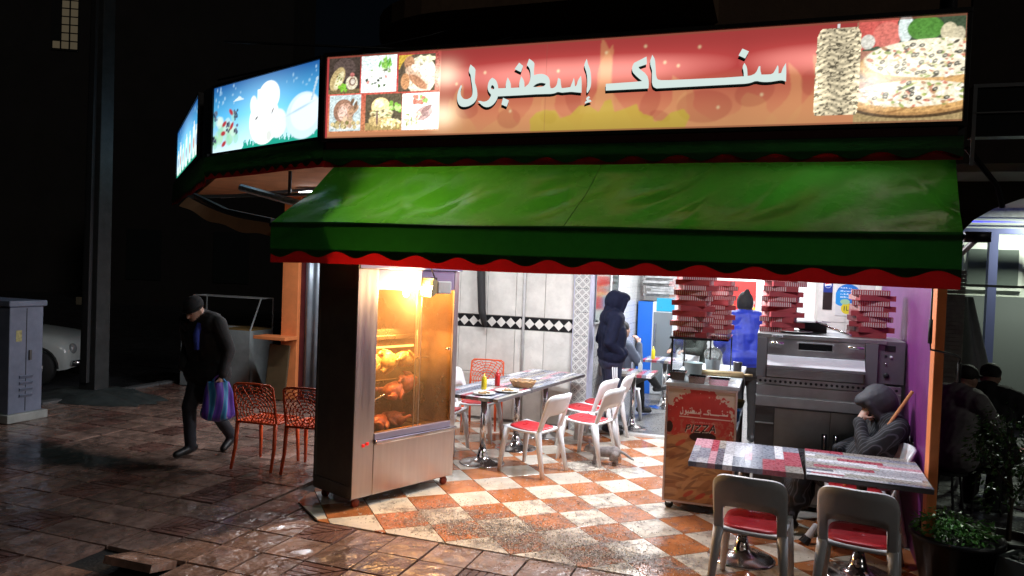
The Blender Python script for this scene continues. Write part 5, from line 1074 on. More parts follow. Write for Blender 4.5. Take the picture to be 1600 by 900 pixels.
# ------------------------------------------------------------------ PEOPLE
def V3(*a): return tuple(a)
def hand(pr, w, d, up, curl=.5, side=1, tag_='skin', s=1.0):
    """palm and five unequal bent fingers; d = pointing direction, up = back of the hand, side = thumb side sign"""
    d = Vector(d).normalized(); up = Vector(up); up = (up - d * up.dot(d)).normalized(); lat = d.cross(up) * side; w = Vector(w)
    pc = w + d * .045 * s
    for k in (-1, 0, 1): pr.append(('c', tuple(w + d * .01 * s + lat * .012 * k * s), tuple(w + d * .085 * s + lat * .022 * k * s), .016 * s, .015 * s, tag_))
    for k, L in ((1.5, .068), (.5, .078), (-.5, .074), (-1.5, .056)):
        p = w + d * .088 * s + lat * .019 * k * s; dd = d.copy()
        for q in range(3):
            dd = (dd * math.cos(curl) - up * math.sin(curl)).normalized(); e = p + dd * L * s * (.42, .32, .26)[q]; pr.append(('c', tuple(p), tuple(e), .0088 * s, .0082 * s, tag_)); p = e
    p = w + d * .03 * s + lat * .03 * s; dd = (d * .6 + lat * .75 - up * .25).normalized(); e = p + dd * .04 * s; pr.append(('c', tuple(p), tuple(e), .012 * s, .010 * s, tag_)); dd = (dd + d * .5 - up * .3 - lat * .4).normalized(); pr.append(('c', tuple(e), tuple(e + dd * .032 * s), .010 * s, .0085 * s, tag_))
def human(J, hood=False, bulk=1.0, arm=1.0, leg=1.0, face=True, headR=None):
    """one body from a dict of joints; faces +x"""
    pr = []; C_ = lambda a, b, r0, r1, t: pr.append(('c', tuple(a), tuple(b), r0, r1, t)); E_ = lambda c, r, t, M=None: pr.append(('e', tuple(c), r, M, t))
    g = {k: Vector(v) for k, v in J.items()}
    C_(g['hipL'], g['hipR'], .115 * bulk, .115 * bulk, 'legs')
    for s in (-1, 1):
        o = Vector((0, s * .075, 0)); C_(g['pelvis'] + o + Vector((0, 0, .06)), g['chest'] + o, .115 * bulk, .13 * bulk, 'top')
    C_(g['shL'] * .8 + g['shR'] * .2, g['shR'] * .8 + g['shL'] * .2, .105 * bulk, .105 * bulk, 'top'); C_(g['chest'], (g['shL'] + g['shR']) / 2, .14 * bulk, .12 * bulk, 'top')
    for a in 'LR':
        C_(g['sh' + a], g['el' + a], .074 * arm, .058 * arm, 'top'); C_(g['el' + a], g['wr' + a], .057 * arm, .044 * arm, 'top')
        C_(g['hip' + a], g['kn' + a], .105 * leg, .074 * leg, 'legs'); C_(g['kn' + a], g['an' + a], .072 * leg, .055 * leg, 'legs')
        C_(g['an' + a] + Vector((0, 0, -.03)), g['toe' + a], .047, .036, 'shoe'); C_(g['an' + a] + Vector((0, 0, -.04)) - (g['toe' + a] - g['an' + a]).normalized() * .05, g['an' + a] + Vector((0, 0, -.03)), .04, .045, 'shoe')
    R = headR if headR is not None else Matrix.Identity(3); h = g['head']; q = lambda x, y, z: h + R @ Vector((x, y, z))
    C_((g['shL'] + g['shR']) / 2 + Vector((0, 0, .05)), q(-.02, 0, -.06), .062, .055, 'skin')
    E_(h, (.095, .075, .112), 'skin', R); E_(q(.035, 0, -.055), (.058, .052, .058), 'skin', R)
    C_(q(.088, 0, .005), q(.108, 0, -.022), .010, .014, 'skin'); C_(q(.078, -.018, -.06), q(.078, .018, -.06), .011, .011, 'skin'); C_(q(.074, -.03, .022), q(.074, .03, .022), .014, .014, 'skin')
    for s in (-1, 1): E_(q(0, s * .078, -.01), (.02, .009, .03), 'skin', R)
    if hood:
        E_(q(-.03, 0, .02), (.13, .118, .148), 'top', R); E_(q(.05, 0, .10), (.10, .09, .06), 'top', R); C_(q(.10, -.03, .095), q(.10, .03, .095), .05, .05, 'top'); C_(q(-.06, 0, -.1), (g['shL'] + g['shR']) / 2 + Vector((-.03, 0, .03)), .085, .12, 'top')
        for s in (-1, 1): C_(q(.085, s * .07, .07), q(.06, s * .06, -.10), .036, .04, 'top')
    return pr, q, R
def eyes(parent, q, R):
    b = MB()
    for s in (-1, 1): b.ell(q(.078, s * .031, .004), (.008, .012, .007), 8, 6, R)
    b.build('eyes', pm('dark eyes', (.02, .015, .012), .2), parent, True)
NAVY = pm('navy jersey', (.006, .008, .024), .85, spec=.2, var=.25, vscale=20, bump=.2, bscale=150); NAVY2 = pm('navy track cloth', (.010, .014, .04), .7, var=.2, vscale=12); BLK = pm('black cloth', (.010, .010, .011), .8, var=.3, vscale=14, bump=.3, bscale=90); SHOE = pm('black shoe', (.012, .012, .013), .45)
JEAN = pm('dark jeans', (.02, .022, .03), .7, var=.3, vscale=20)
def person(label, prims, mats, loc, rz, folds=.0035, vox=.0095):
    t = thing('person', label, 'person', loc, rz); blob('body', prims, mats, t, vox, 3, {k: folds for k in ('top', 'legs')}); return t
# hooded man standing by the doorway
J = dict(pelvis=(0, 0, .95), chest=(.0, 0, 1.27), hipL=(0, .085, .92), hipR=(0, -.085, .92), shL=(-.01, .18, 1.44), shR=(-.01, -.18, 1.44), elL=(-.08, .25, 1.16), elR=(-.1, -.24, 1.16), wrL=(.1, .17, 1.0), wrR=(.08, -.19, 1.0), knL=(.05, .1, .5), knR=(.02, -.1, .5), anL=(.03, .1, .1), anR=(-.03, -.1, .1), toeL=(.19, .12, .04), toeR=(.13, -.12, .04), head=(.04, 0, 1.635))
pr, q, R = human(J, True, 1.28, 1.25, 1.15, headR=RM_('Y', .22)); pr += [('c', (.0, -.1, 1.0), (.0, .1, 1.0), .16, .16, 'top'), ('c', (.1, -.15, 1.03), (.12, .15, 1.03), .075, .075, 'top')]
t = person('man in a navy hooded jacket and striped track pants standing by the doorway', pr, {'top': NAVY, 'legs': NAVY2, 'skin': SKIN, 'shoe': SHOE}, W(1.9, 3.58, .004), math.radians(8)); eyes(t, q, R)
b = MB()
for k in (-1, 0, 1): b.tube([(k * .026 - .01, -.207, .86), (k * .024, -.203, .70), (k * .022 + .01, -.186, .5), (k * .02 - .012, -.170, .3), (k * .018 - .03, -.162, .15)], [.0085, .0085, .008, .007, .006], 6)
b.build('trouser_stripes', pm('white stripe', (.7, .7, .72), .7), t, True)
# walking man with bag
J = dict(pelvis=(0, 0, .9), chest=(.06, 0, 1.2), hipL=(0, .09, .88), hipR=(0, -.09, .88), shL=(.10, .20, 1.36), shR=(.10, -.20, 1.36), elL=(.04, .29, 1.1), elR=(-.02, -.29, 1.1), wrL=(.12, .30, .87), wrR=(.12, -.22, .9), knL=(.03, .1, .5), knR=(.14, -.1, .5), anL=(-.24, .1, .16), anR=(.10, -.11, .1), toeL=(-.12, .11, .05), toeR=(.26, -.13, .04), head=(.21, 0, 1.49))
HR = RM_('Y', .55); pr, q, R = human(J, False, 1.15, 1.15, 1.0, headR=HR); pr += [('c', (.0, -.1, .85), (.02, .1, .85), .17, .17, 'top'), ('c', (-.02, -.1, .66), (.02, .1, .66), .15, .15, 'top'), ('c', (.15, -.12, 1.38), (.15, .12, 1.38), .06, .06, 'top')]
hand(pr, (.125, .30, .85), (.1, 0, -1), (0, 1, 0), .75, 1)
HAIR = pm('dark hair', (.012, .01, .009), .7)
t = person('man in a black coat and dark cap walking with a striped bag', pr, {'top': BLK, 'legs': JEAN, 'skin': SKIN, 'shoe': SHOE}, Vector((-3.06, 7.56, .004)), math.radians(-112)); eyes(t, q, R)
b = MB(); b.ell(q(-.012, 0, .055), (.108, .09, .085), 18, 10, HR); b.tube([q(.09 * math.cos(a), .086 * math.sin(a), .03) for a in [k * math.pi / 10 for k in range(20)]], .016, 6, closed=True); b.build('knit_cap', pm('dark knit', (.014, .014, .015), .95, bump=.6, bscale=160), t, True)
b = MB(); b.tube([q(-.03 + .075 * math.cos(a), .085 * math.sin(a), -.125 + .015 * math.sin(3 * a)) for a in [k * math.pi / 10 for k in range(20)]], .034, 8, closed=True); b.tube([(.20, .07, 1.36), (.235, .06, 1.25), (.22, .055, 1.1)], [.03, .035, .025], 8); b.build('scarf', pm('blue scarf', (.03, .05, .32), .85, bump=.5, bscale=80), t, True)
# striped bag
mt = pm('striped plastic bag', (.2, .1, .5), .4); n = mt.node_tree.nodes; l = mt.node_tree.links; tc = n.new('ShaderNodeTexCoord'); wv = n.new('ShaderNodeTexWave'); wv.bands_direction = 'X'; wv.inputs['Scale'].default_value = 2.4; wv.inputs['Distortion'].default_value = 5; wv.inputs['Detail'].default_value = 1; l.new(tc.outputs['Object'], wv.inputs['Vector']); cr = n.new('ShaderNodeValToRGB'); e = cr.color_ramp.elements; e[0].color = (.06, .03, .26, 1); e[1].color = (.04, .2, .45, 1)
for p_, c_ in ((.3, (.18, .07, .5, 1)), (.5, (.08, .06, .5, 1)), (.62, (.35, .25, .55, 1)), (.8, (.06, .4, .7, 1))): x_ = e.new(p_); x_.color = c_
l.new(wv.outputs[0], cr.inputs[0]); l.new(cr.outputs[0], n['Principled BSDF'].inputs['Base Color'])
bg_ = thing('shopping_bag', 'purple and blue striped shopping bag carried by the walking man', 'bag', (-2.85, 7.30, .40), .35)
def bagf(s, tt):
    a = 2 * math.pi * s; z = tt; prof = (.16 * (1 - (1 - min(1, z / .22)) ** 2) ** .5 if z < .22 else .16 - .07 * ((z - .22) / .78) ** 1.5); r = prof * (1 + .10 * math.sin(5 * a + 4 * z) * (.3 + z) + .05 * math.sin(9 * a - 3 * z)); return (r * 1.0 * math.cos(a), r * .55 * math.sin(a), .40 * z)
b = MB(); b.grid(bagf, 44, 18, wrap=True); b.build('sack', mt, bg_, True)
b = MB()
for s in (-1, 1): b.tube([(s * .07, .02, .38), (s * .03, .01, .44), (0, 0, .465)], [.012, .009, .008], 6)
b.build('handles', mt, bg_, True)
# person seated with crossed legs
J = dict(pelvis=(0, 0, .52), chest=(-.02, 0, .83), hipL=(.02, .1, .52), hipR=(.02, -.1, .52), shL=(.0, .18, 1.0), shR=(.0, -.18, 1.0), elL=(.12, .24, .78), elR=(.14, -.24, .80), wrL=(.28, .1, .80), wrR=(.20, -.16, 1.03), knL=(.44, .1, .52), knR=(.46, -.06, .60), anL=(.50, .12, .1), anR=(.74, .06, .40), toeL=(.66, .13, .045), toeR=(.90, .07, .38), head=(.04, 0, 1.22))
pr, q, R = human(J, False, 1.0, 1.0, .92); hand(pr, (.21, -.15, 1.05), (-.2, .5, .8), (0, -1, .3), .5, 1)
t = person('person in a grey sweater and black trousers seated with legs crossed', pr, {'top': pm('grey blue knit', (.10, .12, .16), .9, bump=.4, bscale=120), 'legs': BLK, 'skin': SKIN, 'shoe': SHOE}, W(1.83, 4.5, .02), PHI + math.radians(48)); b = MB(); b.ell(q(-.015, 0, .035), (.1, .085, .1), 14, 9); b.build('hair', HAIR, t, True)
# blue jacket, seen from behind
BLUE = pm('royal blue anorak', (.010, .028, .31), .55, var=.3, vscale=8, bump=.4, bscale=18)
J = dict(pelvis=(0, 0, .95), chest=(.08, 0, 1.28), hipL=(0, .09, .92), hipR=(0, -.09, .92), shL=(.14, .21, 1.47), shR=(.14, -.21, 1.47), elL=(.12, .30, 1.2), elR=(.1, -.31, 1.2), wrL=(.3, .2, 1.1), wrR=(.3, -.22, 1.12), knL=(.02, .1, .5), knR=(0, -.1, .5), anL=(0, .1, .1), anR=(0, -.1, .1), toeL=(.15, .11, .04), toeR=(.15, -.12, .04), head=(.22, 0, 1.66))
pr, q, R = human(J, False, 1.35, 1.4, 1.0); pr += [('c', (.1, -.11, 1.5), (.1, .11, 1.5), .10, .10, 'top'), ('c', (0, -.12, 1.02), (0, .12, 1.02), .17, .17, 'top'), ('e', (.17, 0, 1.70), (.115, .10, .14), None, 'hoodc'), ('c', (.12, 0, 1.78), (.10, 0, 1.84), .06, .03, 'hoodc')]
t = person('person in a bright blue padded jacket turned away behind the counter', pr, {'top': BLUE, 'legs': BLK, 'skin': SKIN, 'shoe': SHOE, 'hoodc': BLK}, W(3.52, 3.7, .02), PHI + math.radians(108), .002)
# sleeping person in the corner
mt = pm('pinstriped robe', (.02, .02, .024), .8); n = mt.node_tree.nodes; l = mt.node_tree.links; tc = n.new('ShaderNodeTexCoord'); wv = n.new('ShaderNodeTexWave'); wv.bands_direction = 'Y'; wv.inputs['Scale'].default_value = 14; wv.inputs['Distortion'].default_value = 1.5; wv.inputs['Detail Scale'].default_value = .6; l.new(tc.outputs['Object'], wv.inputs['Vector']); cr = n.new('ShaderNodeValToRGB'); e = cr.color_ramp.elements; e[0].position = .82; e[0].color = (.012, .012, .014, 1); e[1].position = .97; e[1].color = (.075, .075, .09, 1); l.new(wv.outputs[0], cr.inputs[0]); l.new(cr.outputs[0], n['Principled BSDF'].inputs['Base Color'])
J = dict(pelvis=(0, 0, .52), chest=(-.16, 0, .76), hipL=(.03, .1, .5), hipR=(.03, -.1, .5), shL=(-.18, .19, .89), shR=(-.16, -.19, .87), elL=(.06, .26, .70), elR=(-.04, -.28, .68), wrL=(.06, .07, .90), wrR=(.16, -.1, .65), knL=(.44, .13, .56), knR=(.46, -.1, .55), anL=(.58, .13, .1), anR=(.6, -.1, .1), toeL=(.74, .14, .045), toeR=(.76, -.12, .045), head=(-.08, 0, 1.02))
HR = RM_('Y', .5); pr, q, R = human(J, False, 1.15, 1.1, 1.1, headR=HR)
GH = {'top': mt, 'legs': mt, 'skin': SKIN, 'shoe': SHOE, 'hoodc': pm('grey quilted hood', (.04, .04, .048), .7, var=.2, vscale=10, bump=.4, bscale=25)}
pr += [('e', tuple(q(-.04, 0, .03)), (.14, .125, .15), HR, 'hoodc'), ('e', tuple(q(.03, 0, .10)), (.10, .105, .055), HR, 'hoodc'), ('c', tuple(q(-.07, 0, -.08)), (-.18, 0, .91), .10, .12, 'hoodc'), ('c', (.25, -.1, .5), (.30, .12, .5), .12, .12, 'legs'), ('c', (.45, -.06, .4), (.5, .08, .3), .12, .12, 'legs')]
for s in (-1, 1): pr.append(('c', tuple(q(.05, s * .085, .07)), tuple(q(.02, s * .085, -.1)), .034, .036, 'hoodc'))
hand(pr, (.06, .06, .93), (-.55, -.1, .75), (.8, .5, .2), .45, 1)
t = person('person asleep in a grey hood and pinstriped robe, hand on face', pr, GH, W(4.52, .84, .004), PHI + math.radians(190), .007)
# two seated in the dark on the right
J = dict(pelvis=(0, 0, .52), chest=(.06, 0, .85), hipL=(.02, .1, .52), hipR=(.02, -.1, .52), shL=(.10, .2, 1.02), shR=(.10, -.2, 1.02), elL=(.28, .24, .80), elR=(.26, -.26, .80), wrL=(.46, .1, .80), wrR=(.46, -.1, .80), knL=(.44, .12, .54), knR=(.44, -.12, .54), anL=(.44, .12, .1), anR=(.42, -.12, .1), toeL=(.6, .13, .045), toeR=(.58, -.13, .045), head=(.20, 0, 1.19))
def sitter(label, u, v, rz, col, cap, z=.004):
    pr, q, R = human(J, False, 1.2, 1.2, 1.0, headR=RM_('Y', .25)); hand(pr, (.46, .1, .8), (1, 0, 0), (0, 0, 1), .5, -1); hand(pr, (.46, -.1, .8), (1, 0, 0), (0, 0, 1), .5, 1)
    pr += [('c', (.0, -.12, .55), (0, .12, .55), .16, .16, 'top')]
    t = person(label, pr, {'top': pm('cloth ' + str(col), col, .85, var=.25, vscale=12), 'legs': BLK, 'skin': SKIN, 'shoe': SHOE}, W(u, v, z), PHI + math.radians(rz), .007, .011)
    eyes(t, q, R); b = MB(); b.ell(q(-.015, 0, .045), (.105, .087, .085), 14, 9, R)
    if cap: b.ell(q(.08, 0, .055), (.07, .06, .012), 12, 6, R)
    b.build('cap' if cap else 'hair', HAIR, t, True)
    st = thing('stool', 'dark round stool under the ' + label.split(' seated')[0], 'stool', W(u, v), 0); b = MB(); b.lathe([(0, .38), (.17, .38), (.17, .41), (0, .41)], 20); b.build('seat', BLACKP, st)
    for k in range(4):
        a = k * math.pi / 2 + .6; b = MB(); b.tube([(.12 * math.cos(a), .12 * math.sin(a), .38), (.17 * math.cos(a), .17 * math.sin(a), 0)], .012, 6); b.build('leg', BLACKP, st)
sitter('person in a grey jacket and black cap seated beyond the orange post', 5.28, 1.75, 38, (.22, .21, .21), True); sitter('person in black seated further right in the dark café', 5.62, 2.0, 70, (.014, .014, .016), False)
sitter('person in a dark green jacket seated by the bright window', 7.1, 4.3, 200, (.02, .05, .035), False)
sitter('person in a dark olive coat seated beside the fridge inside the shop', 2.62, 6.9, 240, (.02, .025, .02), False, .02); sitter('person in navy seated at the back of the shop beyond the oven', 4.5, 6.9, 200, (.015, .025, .09), False, .02)
# cat
CAT = {'a': pm('grey brown fur', (.27, .24, .235), .9, var=.4, vscale=30, bump=.6, bscale=140)}
pr = [('c', (-.06, 0, .105), (.07, 0, .10), .046, .04, 'a'), ('e', (-.07, 0, .10), (.05, .05, .055), None, 'a'), ('c', (.07, 0, .105), (.115, 0, .115), .034, .028, 'a'), ('e', (.135, 0, .122), (.036, .032, .032), None, 'a'), ('c', (.15, 0, .112), (.168, 0, .108), .016, .012, 'a')]
for s in (-1, 1): pr += [('c', (.13, s * .02, .14), (.128, s * .026, .166), .012, .003, 'a'), ('c', (.075, s * .025, .09), (.085, s * .026, .045), .02, .013, 'a'), ('c', (.085, s * .026, .045), (.08, s * .026, .01), .012, .010, 'a'), ('c', (.08, s * .026, .01), (.1, s * .026, .008), .010, .009, 'a'), ('c', (-.075, s * .032, .09), (-.05, s * .034, .055), .034, .02, 'a'), ('c', (-.05, s * .034, .055), (-.095, s * .034, .038), .017, .012, 'a'), ('c', (-.095, s * .034, .038), (-.085, s * .034, .01), .011, .010, 'a'), ('c', (-.085, s * .034, .01), (-.06, s * .034, .008), .010, .009, 'a')]
pr += [('c', (-.11, 0, .115), (-.155, .01, .10), .014, .012, 'a'), ('c', (-.155, .01, .10), (-.20, .02, .07), .012, .010, 'a'), ('c', (-.20, .02, .07), (-.225, .03, .06), .010, .007, 'a')]
ct = blob('cat', pr, CAT, None, .005, 2, {'a': .0015}); ct.location = W(2.2, 2.02, .004); ct.rotation_euler = (0, 0, math.radians(172)); ct.scale = (1.3, 1.3, 1.3); tag(ct, 'small grey cat under the white chair, facing the wall', 'cat')

# ------------------------------------------------------------------ INSIDE THE SHOP
fg = thing('drinks_fridge', 'tall blue and white drinks fridge at the back of the shop', 'fridge', W(1.95, 7.2, .02), PHI)
b = MB(); b.bb(-.3, .3, -.3, .3, 0, 1.55); b.build('cabinet', pm('fridge white', (.6, .62, .64), .35), fg, bevel=.01); b = MB(); b.bb(-.305, -.06, -.306, .305, 0, 1.55); b.build('blue_side', pm('fridge blue', (.01, .12, .55), .35), fg); b = MB(); b.bb(-.04, .27, -.315, -.3, .15, 1.38); b.build('door_glass', pm('fridge door', (.22, .25, .27), .1, .3), fg); b = MB(); b.bb(.0, .3, -.32, -.3, 1.4, 1.62); b.build('lit_header', emat('fridge header', (.05, .55, .9), 1.1), fg, bevel=.02); b = MB(); b.tube([(.0, -.34, .6), (.0, -.34, 1.2)], .012, 6); b.build('handle', CHROME, fg)
pk = MB(); rr = random.Random(8)
for k in range(9): pk.box((rr.uniform(-.08, .08), rr.uniform(-.08, .08), .03 + .045 * k), (.46, .4, .04), rr.uniform(-.2, .2))
o = pk.build('carton_pile', pm('plastic wrapped grey', (.42, .42, .42), .25, .3, var=.4, vscale=12, bump=.6, bscale=14), None, bevel=.004, loc=W(1.98, 7.2, 1.645), rz=PHI); tag(o, 'pile of plastic wrapped cartons on the drinks fridge', 'cartons')
def print_thing(name, label, cat, w, h_, loc, rz, fn, nx, ny, mat=None):
    c = Canvas(w, h_, nx, ny, 4); fn(c); t = thing(name, label, cat, loc, rz); c.build('print', mat or pm('flat print', (.5, .5, .5), .35, attr='Col'), t); b = MB(); b.bb(0, w, .002, .012, 0, h_); b.build('backing', WHITEP, t)
def f1(c):
    c.C[:] = (.55, .03, .025); rr = random.Random(3); c.rect(0, c.w, .62, .68, (.75, .7, .65)); c.rect(.15, .22, .6, 1, (.8, .75, .7))
    for _ in range(26): c.ell(rr.uniform(0, c.w), rr.uniform(0, .5), rr.uniform(.03, .09), rr.uniform(.03, .06), rr.choice(((.75, .5, .03), (.8, .75, .7), (.6, .06, .03), (.8, .35, .03))), rr.random() * 3)
    for k in range(9): c.rect(.45 + k * .05, .485 + k * .05, .52, .57, (.8, .75, .7))
print_thing('red_poster', 'red and yellow menu poster on the back wall of the shop', 'poster', 1.3, .95, W(2.2, 7.88, 1.35), PHI, f1, 90, 66)
def f2(c):
    c.C[:] = (.6, .6, .58); c.rect(.0, .10, .0, .28, (.02, .012, .012)); c.ell(.05, .30, .035, .05, (.02, .012, .012)); c.rect(.03, .07, .30, .36, (.02, .02, .1)); c.rect(0, .10, .20, .33, (.02, .04, .22)); c.ell(.05, .285, .036, .036, (.75, .75, .75))
    for a in np.linspace(0, 1, 2): pass
    up = ((c.X - .05) ** 2 + (c.Y - .285) ** 2 < .033 ** 2); c.put((up & (c.Y > .294 + .15 * (c.X - .05))).astype(float), (.55, .03, .04)); c.put((up & (c.Y < .276 + .15 * (c.X - .05))).astype(float), (.02, .08, .4))
print_thing('drink_sticker', 'sticker of a cola bottle with a round red, white and blue emblem on the wall', 'sticker', .10, .37, W(4.325, 3.585, 1.69), PHI, f2, 60, 130)
def f3(c):
    c.C[:] = (.6, .6, .58); c.ell(.13, .25, .125, .11, (.02, .16, .5)); c.ell(.06, .2, .08, .09, (.02, .25, .6)); rr = random.Random(1)
    for k, (z, n_) in enumerate(((.31, 7), (.275, 9), (.24, 8), (.205, 6))):
        for i in range(n_): c.rect(.05 + i * .017, .05 + i * .017 + rr.uniform(.006, .013), z, z + rr.uniform(.006, .018), (.65, .75, .8))
    c.ell(.12, .085, .06, .065, (.6, .5, .03)); c.rect(.09, .10, .06, .11, (.1, .12, .03)); c.rect(.115, .14, .06, .068, (.1, .12, .03)); c.rect(.115, .123, .06, .11, (.1, .12, .03)); c.ell(.1, .16, .05, .03, (.3, .5, .3))
print_thing('offer_sticker', 'blue splash sticker with a yellow disc on the wall above the oven', 'sticker', .25, .37, W(4.46, 3.585, 1.63), PHI, f3, 120, 130)
mr = thing('wall_mirror', 'patterned mirror panel on the tiled inner wall behind the hooded man', 'mirror', W(1.635, 4.15, 1.9), PHI + math.pi / 2)
b = MB(); b.box((0, 0, 0), (.82, .012, 1.05)); b.build('glass', pm('dull mirror', (.45, .52, .48), .12, 1), mr); b = MB(); b.bb(.41, .44, -.012, .012, -.53, .53); b.bb(-.41, .41, -.012, .012, -.55, -.526); b.build('frame', pm('mirror frame', (.5, .52, .5), .4), mr)
wd = thing('inner_window', 'dark window in a white frame on the inner wall beside the mirror', 'window', W(1.63, 4.9, 1.75), PHI + math.pi / 2)
b = MB(); b.box((0, 0, 0), (.5, .01, 1.4)); b.build('pane', pm('dark green pane', (.02, .035, .03), .1), wd); b = MB(); b.bb(-.29, -.25, -.02, .012, -.74, .74); b.bb(.25, .29, -.02, .012, -.74, .74); b.build('frame', WHITEP, wd, bevel=.003)
# broom and trash
br = thing('broom', 'wooden handled broom leaning across the sleeping person', 'broom', W(4.12, .42, 0)); e1 = W(4.83, .74, 1.19) - W(4.12, .42, 0); s0 = Vector((0, 0, .06)); 
b = MB(); b.tube([s0, e1], .013, 8); b.build('handle', pm('orange wood', (.5, .2, .07), .5, var=.2), br, True); dv = e1.normalized(); b = MB(); b.cap(s0 - dv * .02, s0 + dv * .1, .03, .022); b.build('head', pm('broom white', (.6, .62, .65), .5), br, True); b = MB(); b.tube([s0 - dv * .06, s0], [.045, .03], 8); b.build('bristles', BLACKP, br)
# air duct / black hose on the terrace wall
b = MB(); b.tube([W(.12, 3.5, 2.5), W(.13, 3.5, 1.9), W(.16, 3.5, 1.45), W(.2, 3.52, 1.25)], [.05, .055, .05, .035], 10); o = b.build('black_hose', RUBBER, None, True); tag(o, 'thick black hose hanging on the tiled terrace wall', 'hose')

# ------------------------------------------------------------------ LEFT SIDE OF THE STREET
cab = thing('utility_cabinet', 'grey steel utility cabinet on a concrete plinth at the left edge', 'cabinet', (-5.81, 8.62, 0), PHI)
CG_ = pm('grey blue cabinet paint', (.21, .24, .33), .45, var=.2, vscale=4, bump=.1)
b = MB(); b.bb(-.9, 0, 0, .42, .1, 1.36); b.build('body', CG_, cab, bevel=.008); b = MB(); b.bb(-.93, .03, -.03, .45, 1.36, 1.43); b.build('roof', CG_, cab, bevel=.012); b = MB(); b.bb(-.93, .05, -.04, .47, 0, .1); b.build('plinth', pm('pale concrete', (.4, .42, .4), .7, bump=.4, var=.2), cab, bevel=.01)
b = MB(); b.bb(-.002, .004, .205, .212, .12, 1.34); b.build('door_seam', BLACKP, cab); b = MB(); b.bb(.0, .02, .24, .27, .72, .84); b.build('lock', DKSTEEL, cab, bevel=.004); b = MB(); b.bb(.0, .003, .08, .15, .95, 1.08); b.build('sticker', pm('faded sticker', (.5, .45, .2), .6, var=.4, vscale=30), cab)
for k in range(4): b = MB(); b.box((.004, .21, .30 + .075 * k), (.02, .16, .035), M=RM_('Y', .5)); b.build('louvre', CG_, cab)
po = thing('concrete_pole', 'tall dark concrete pole standing at the kerb', 'pole', (-5.92, 10.6, 0), PHI)
b = MB(); b.add([(a * s, e * s * .8, z) for s, z in ((.15, 0), (.105, 9.5)) for a, e in ((-1, -1), (1, -1), (1, 1), (-1, 1))], [(0, 1, 5, 4), (1, 2, 6, 5), (2, 3, 7, 6), (3, 0, 4, 7), (4, 5, 6, 7)]); b.build('shaft', pm('pole concrete', (.045, .048, .048), .7, bump=.5, bscale=20, var=.3), po, bevel=.01); b = MB(); b.add([(a * s, -e, z) for s, e, z in ((.05, .125, .2), (.035, .09, 9.4)) for a in (-1, 1)] + [(a * s, -e - .05, z) for s, e, z in ((.05, .125, .2), (.035, .09, 9.4)) for a in (-1, 1)], [(4, 5, 7, 6), (0, 4, 6, 2), (1, 5, 7, 3)]); b.build('cable_duct', pm('dark duct', (.04, .04, .042), .6), po)
b = MB(); b.box((-.2, -.1, 1.34), (.12, .01, .11)); b.build('paper_notice', pm('dirty paper', (.35, .3, .2), .8, var=.2), po)
rr = random.Random(4); b = MB(); N = 26
b.add([(0, 0, .10)] + [(.7 * rr.uniform(.75, .95) * math.cos(2 * math.pi * k / N), .42 * rr.uniform(.75, .95) * math.sin(2 * math.pi * k / N), .07 + rr.uniform(0, .03)) for k in range(N)] + [(1.05 * rr.uniform(.85, 1.05) * math.cos(2 * math.pi * k / N), .6 * rr.uniform(.85, 1.05) * math.sin(2 * math.pi * k / N), 0) for k in range(N)], [(0, 1 + k, 1 + (k + 1) % N) for k in range(N)] + [(1 + k, 1 + N + k, 1 + N + (k + 1) % N, 1 + (k + 1) % N) for k in range(N)])
o = b.build('concrete_mound', pm('rough wet concrete', (.05, .06, .058), .5, bump=.8, bscale=12, var=.4), None, loc=(-5.75, 10.45, 0), rz=PHI); tag(o, 'rough low concrete mound around the foot of the pole', 'mound')
# parked car (its nose shows between cabinet and pole)
car = thing('parked_car', 'small pale parked car half hidden behind the utility cabinet', 'car', (-7.72, 12.5, -.12), math.radians(4)); CARP = pm('pale car paint', (.72, .76, .73), .25, coat=.5, var=.05)
secs = [(.62, .52, .30, .50, .60, .3), (.55, .66, .24, .60, .74, .52), (.2, .70, .22, .72, .84, .6), (-.5, .74, .2, .80, .90, .62), (-.95, .75, .2, .86, .96, .64), (-1.4, .76, .2, .88, 1.42, .52), (-2.4, .76, .2, .88, 1.48, .52), (-2.95, .75, .2, .86, 1.25, .5), (-3.2, .70, .24, .80, .9, .5), (-3.3, .6, .3, .6, .7, .45)]
b = MB(); vs = []; 
for x, hw_, zb, zs, zt, tw in secs: vs += [(x, -hw_ * .9, zb), (x, -hw_, (zb + zs) / 2), (x, -hw_ * .97, zs), (x, -(hw_ * .4 + tw * .6), zs * .45 + zt * .55), (x, -tw * .85, zt * .985 + zs * .015), (x, 0, zt + .015), (x, tw * .85, zt * .985 + zs * .015), (x, hw_ * .4 + tw * .6, zs * .45 + zt * .55), (x, hw_ * .97, zs), (x, hw_, (zb + zs) / 2), (x, hw_ * .9, zb)]
K = 11; fs = [(i * K + j, i * K + j + 1, (i + 1) * K + j + 1, (i + 1) * K + j) for i in range(len(secs) - 1) for j in range(K - 1)] + [tuple(range(K)), tuple(range((len(secs) - 1) * K, len(secs) * K))]
b.add(vs, fs); o = b.build('body', CARP, car, True); s_ = o.modifiers.new('sub', 'SUBSURF'); s_.levels = 2; s_.render_levels = 2
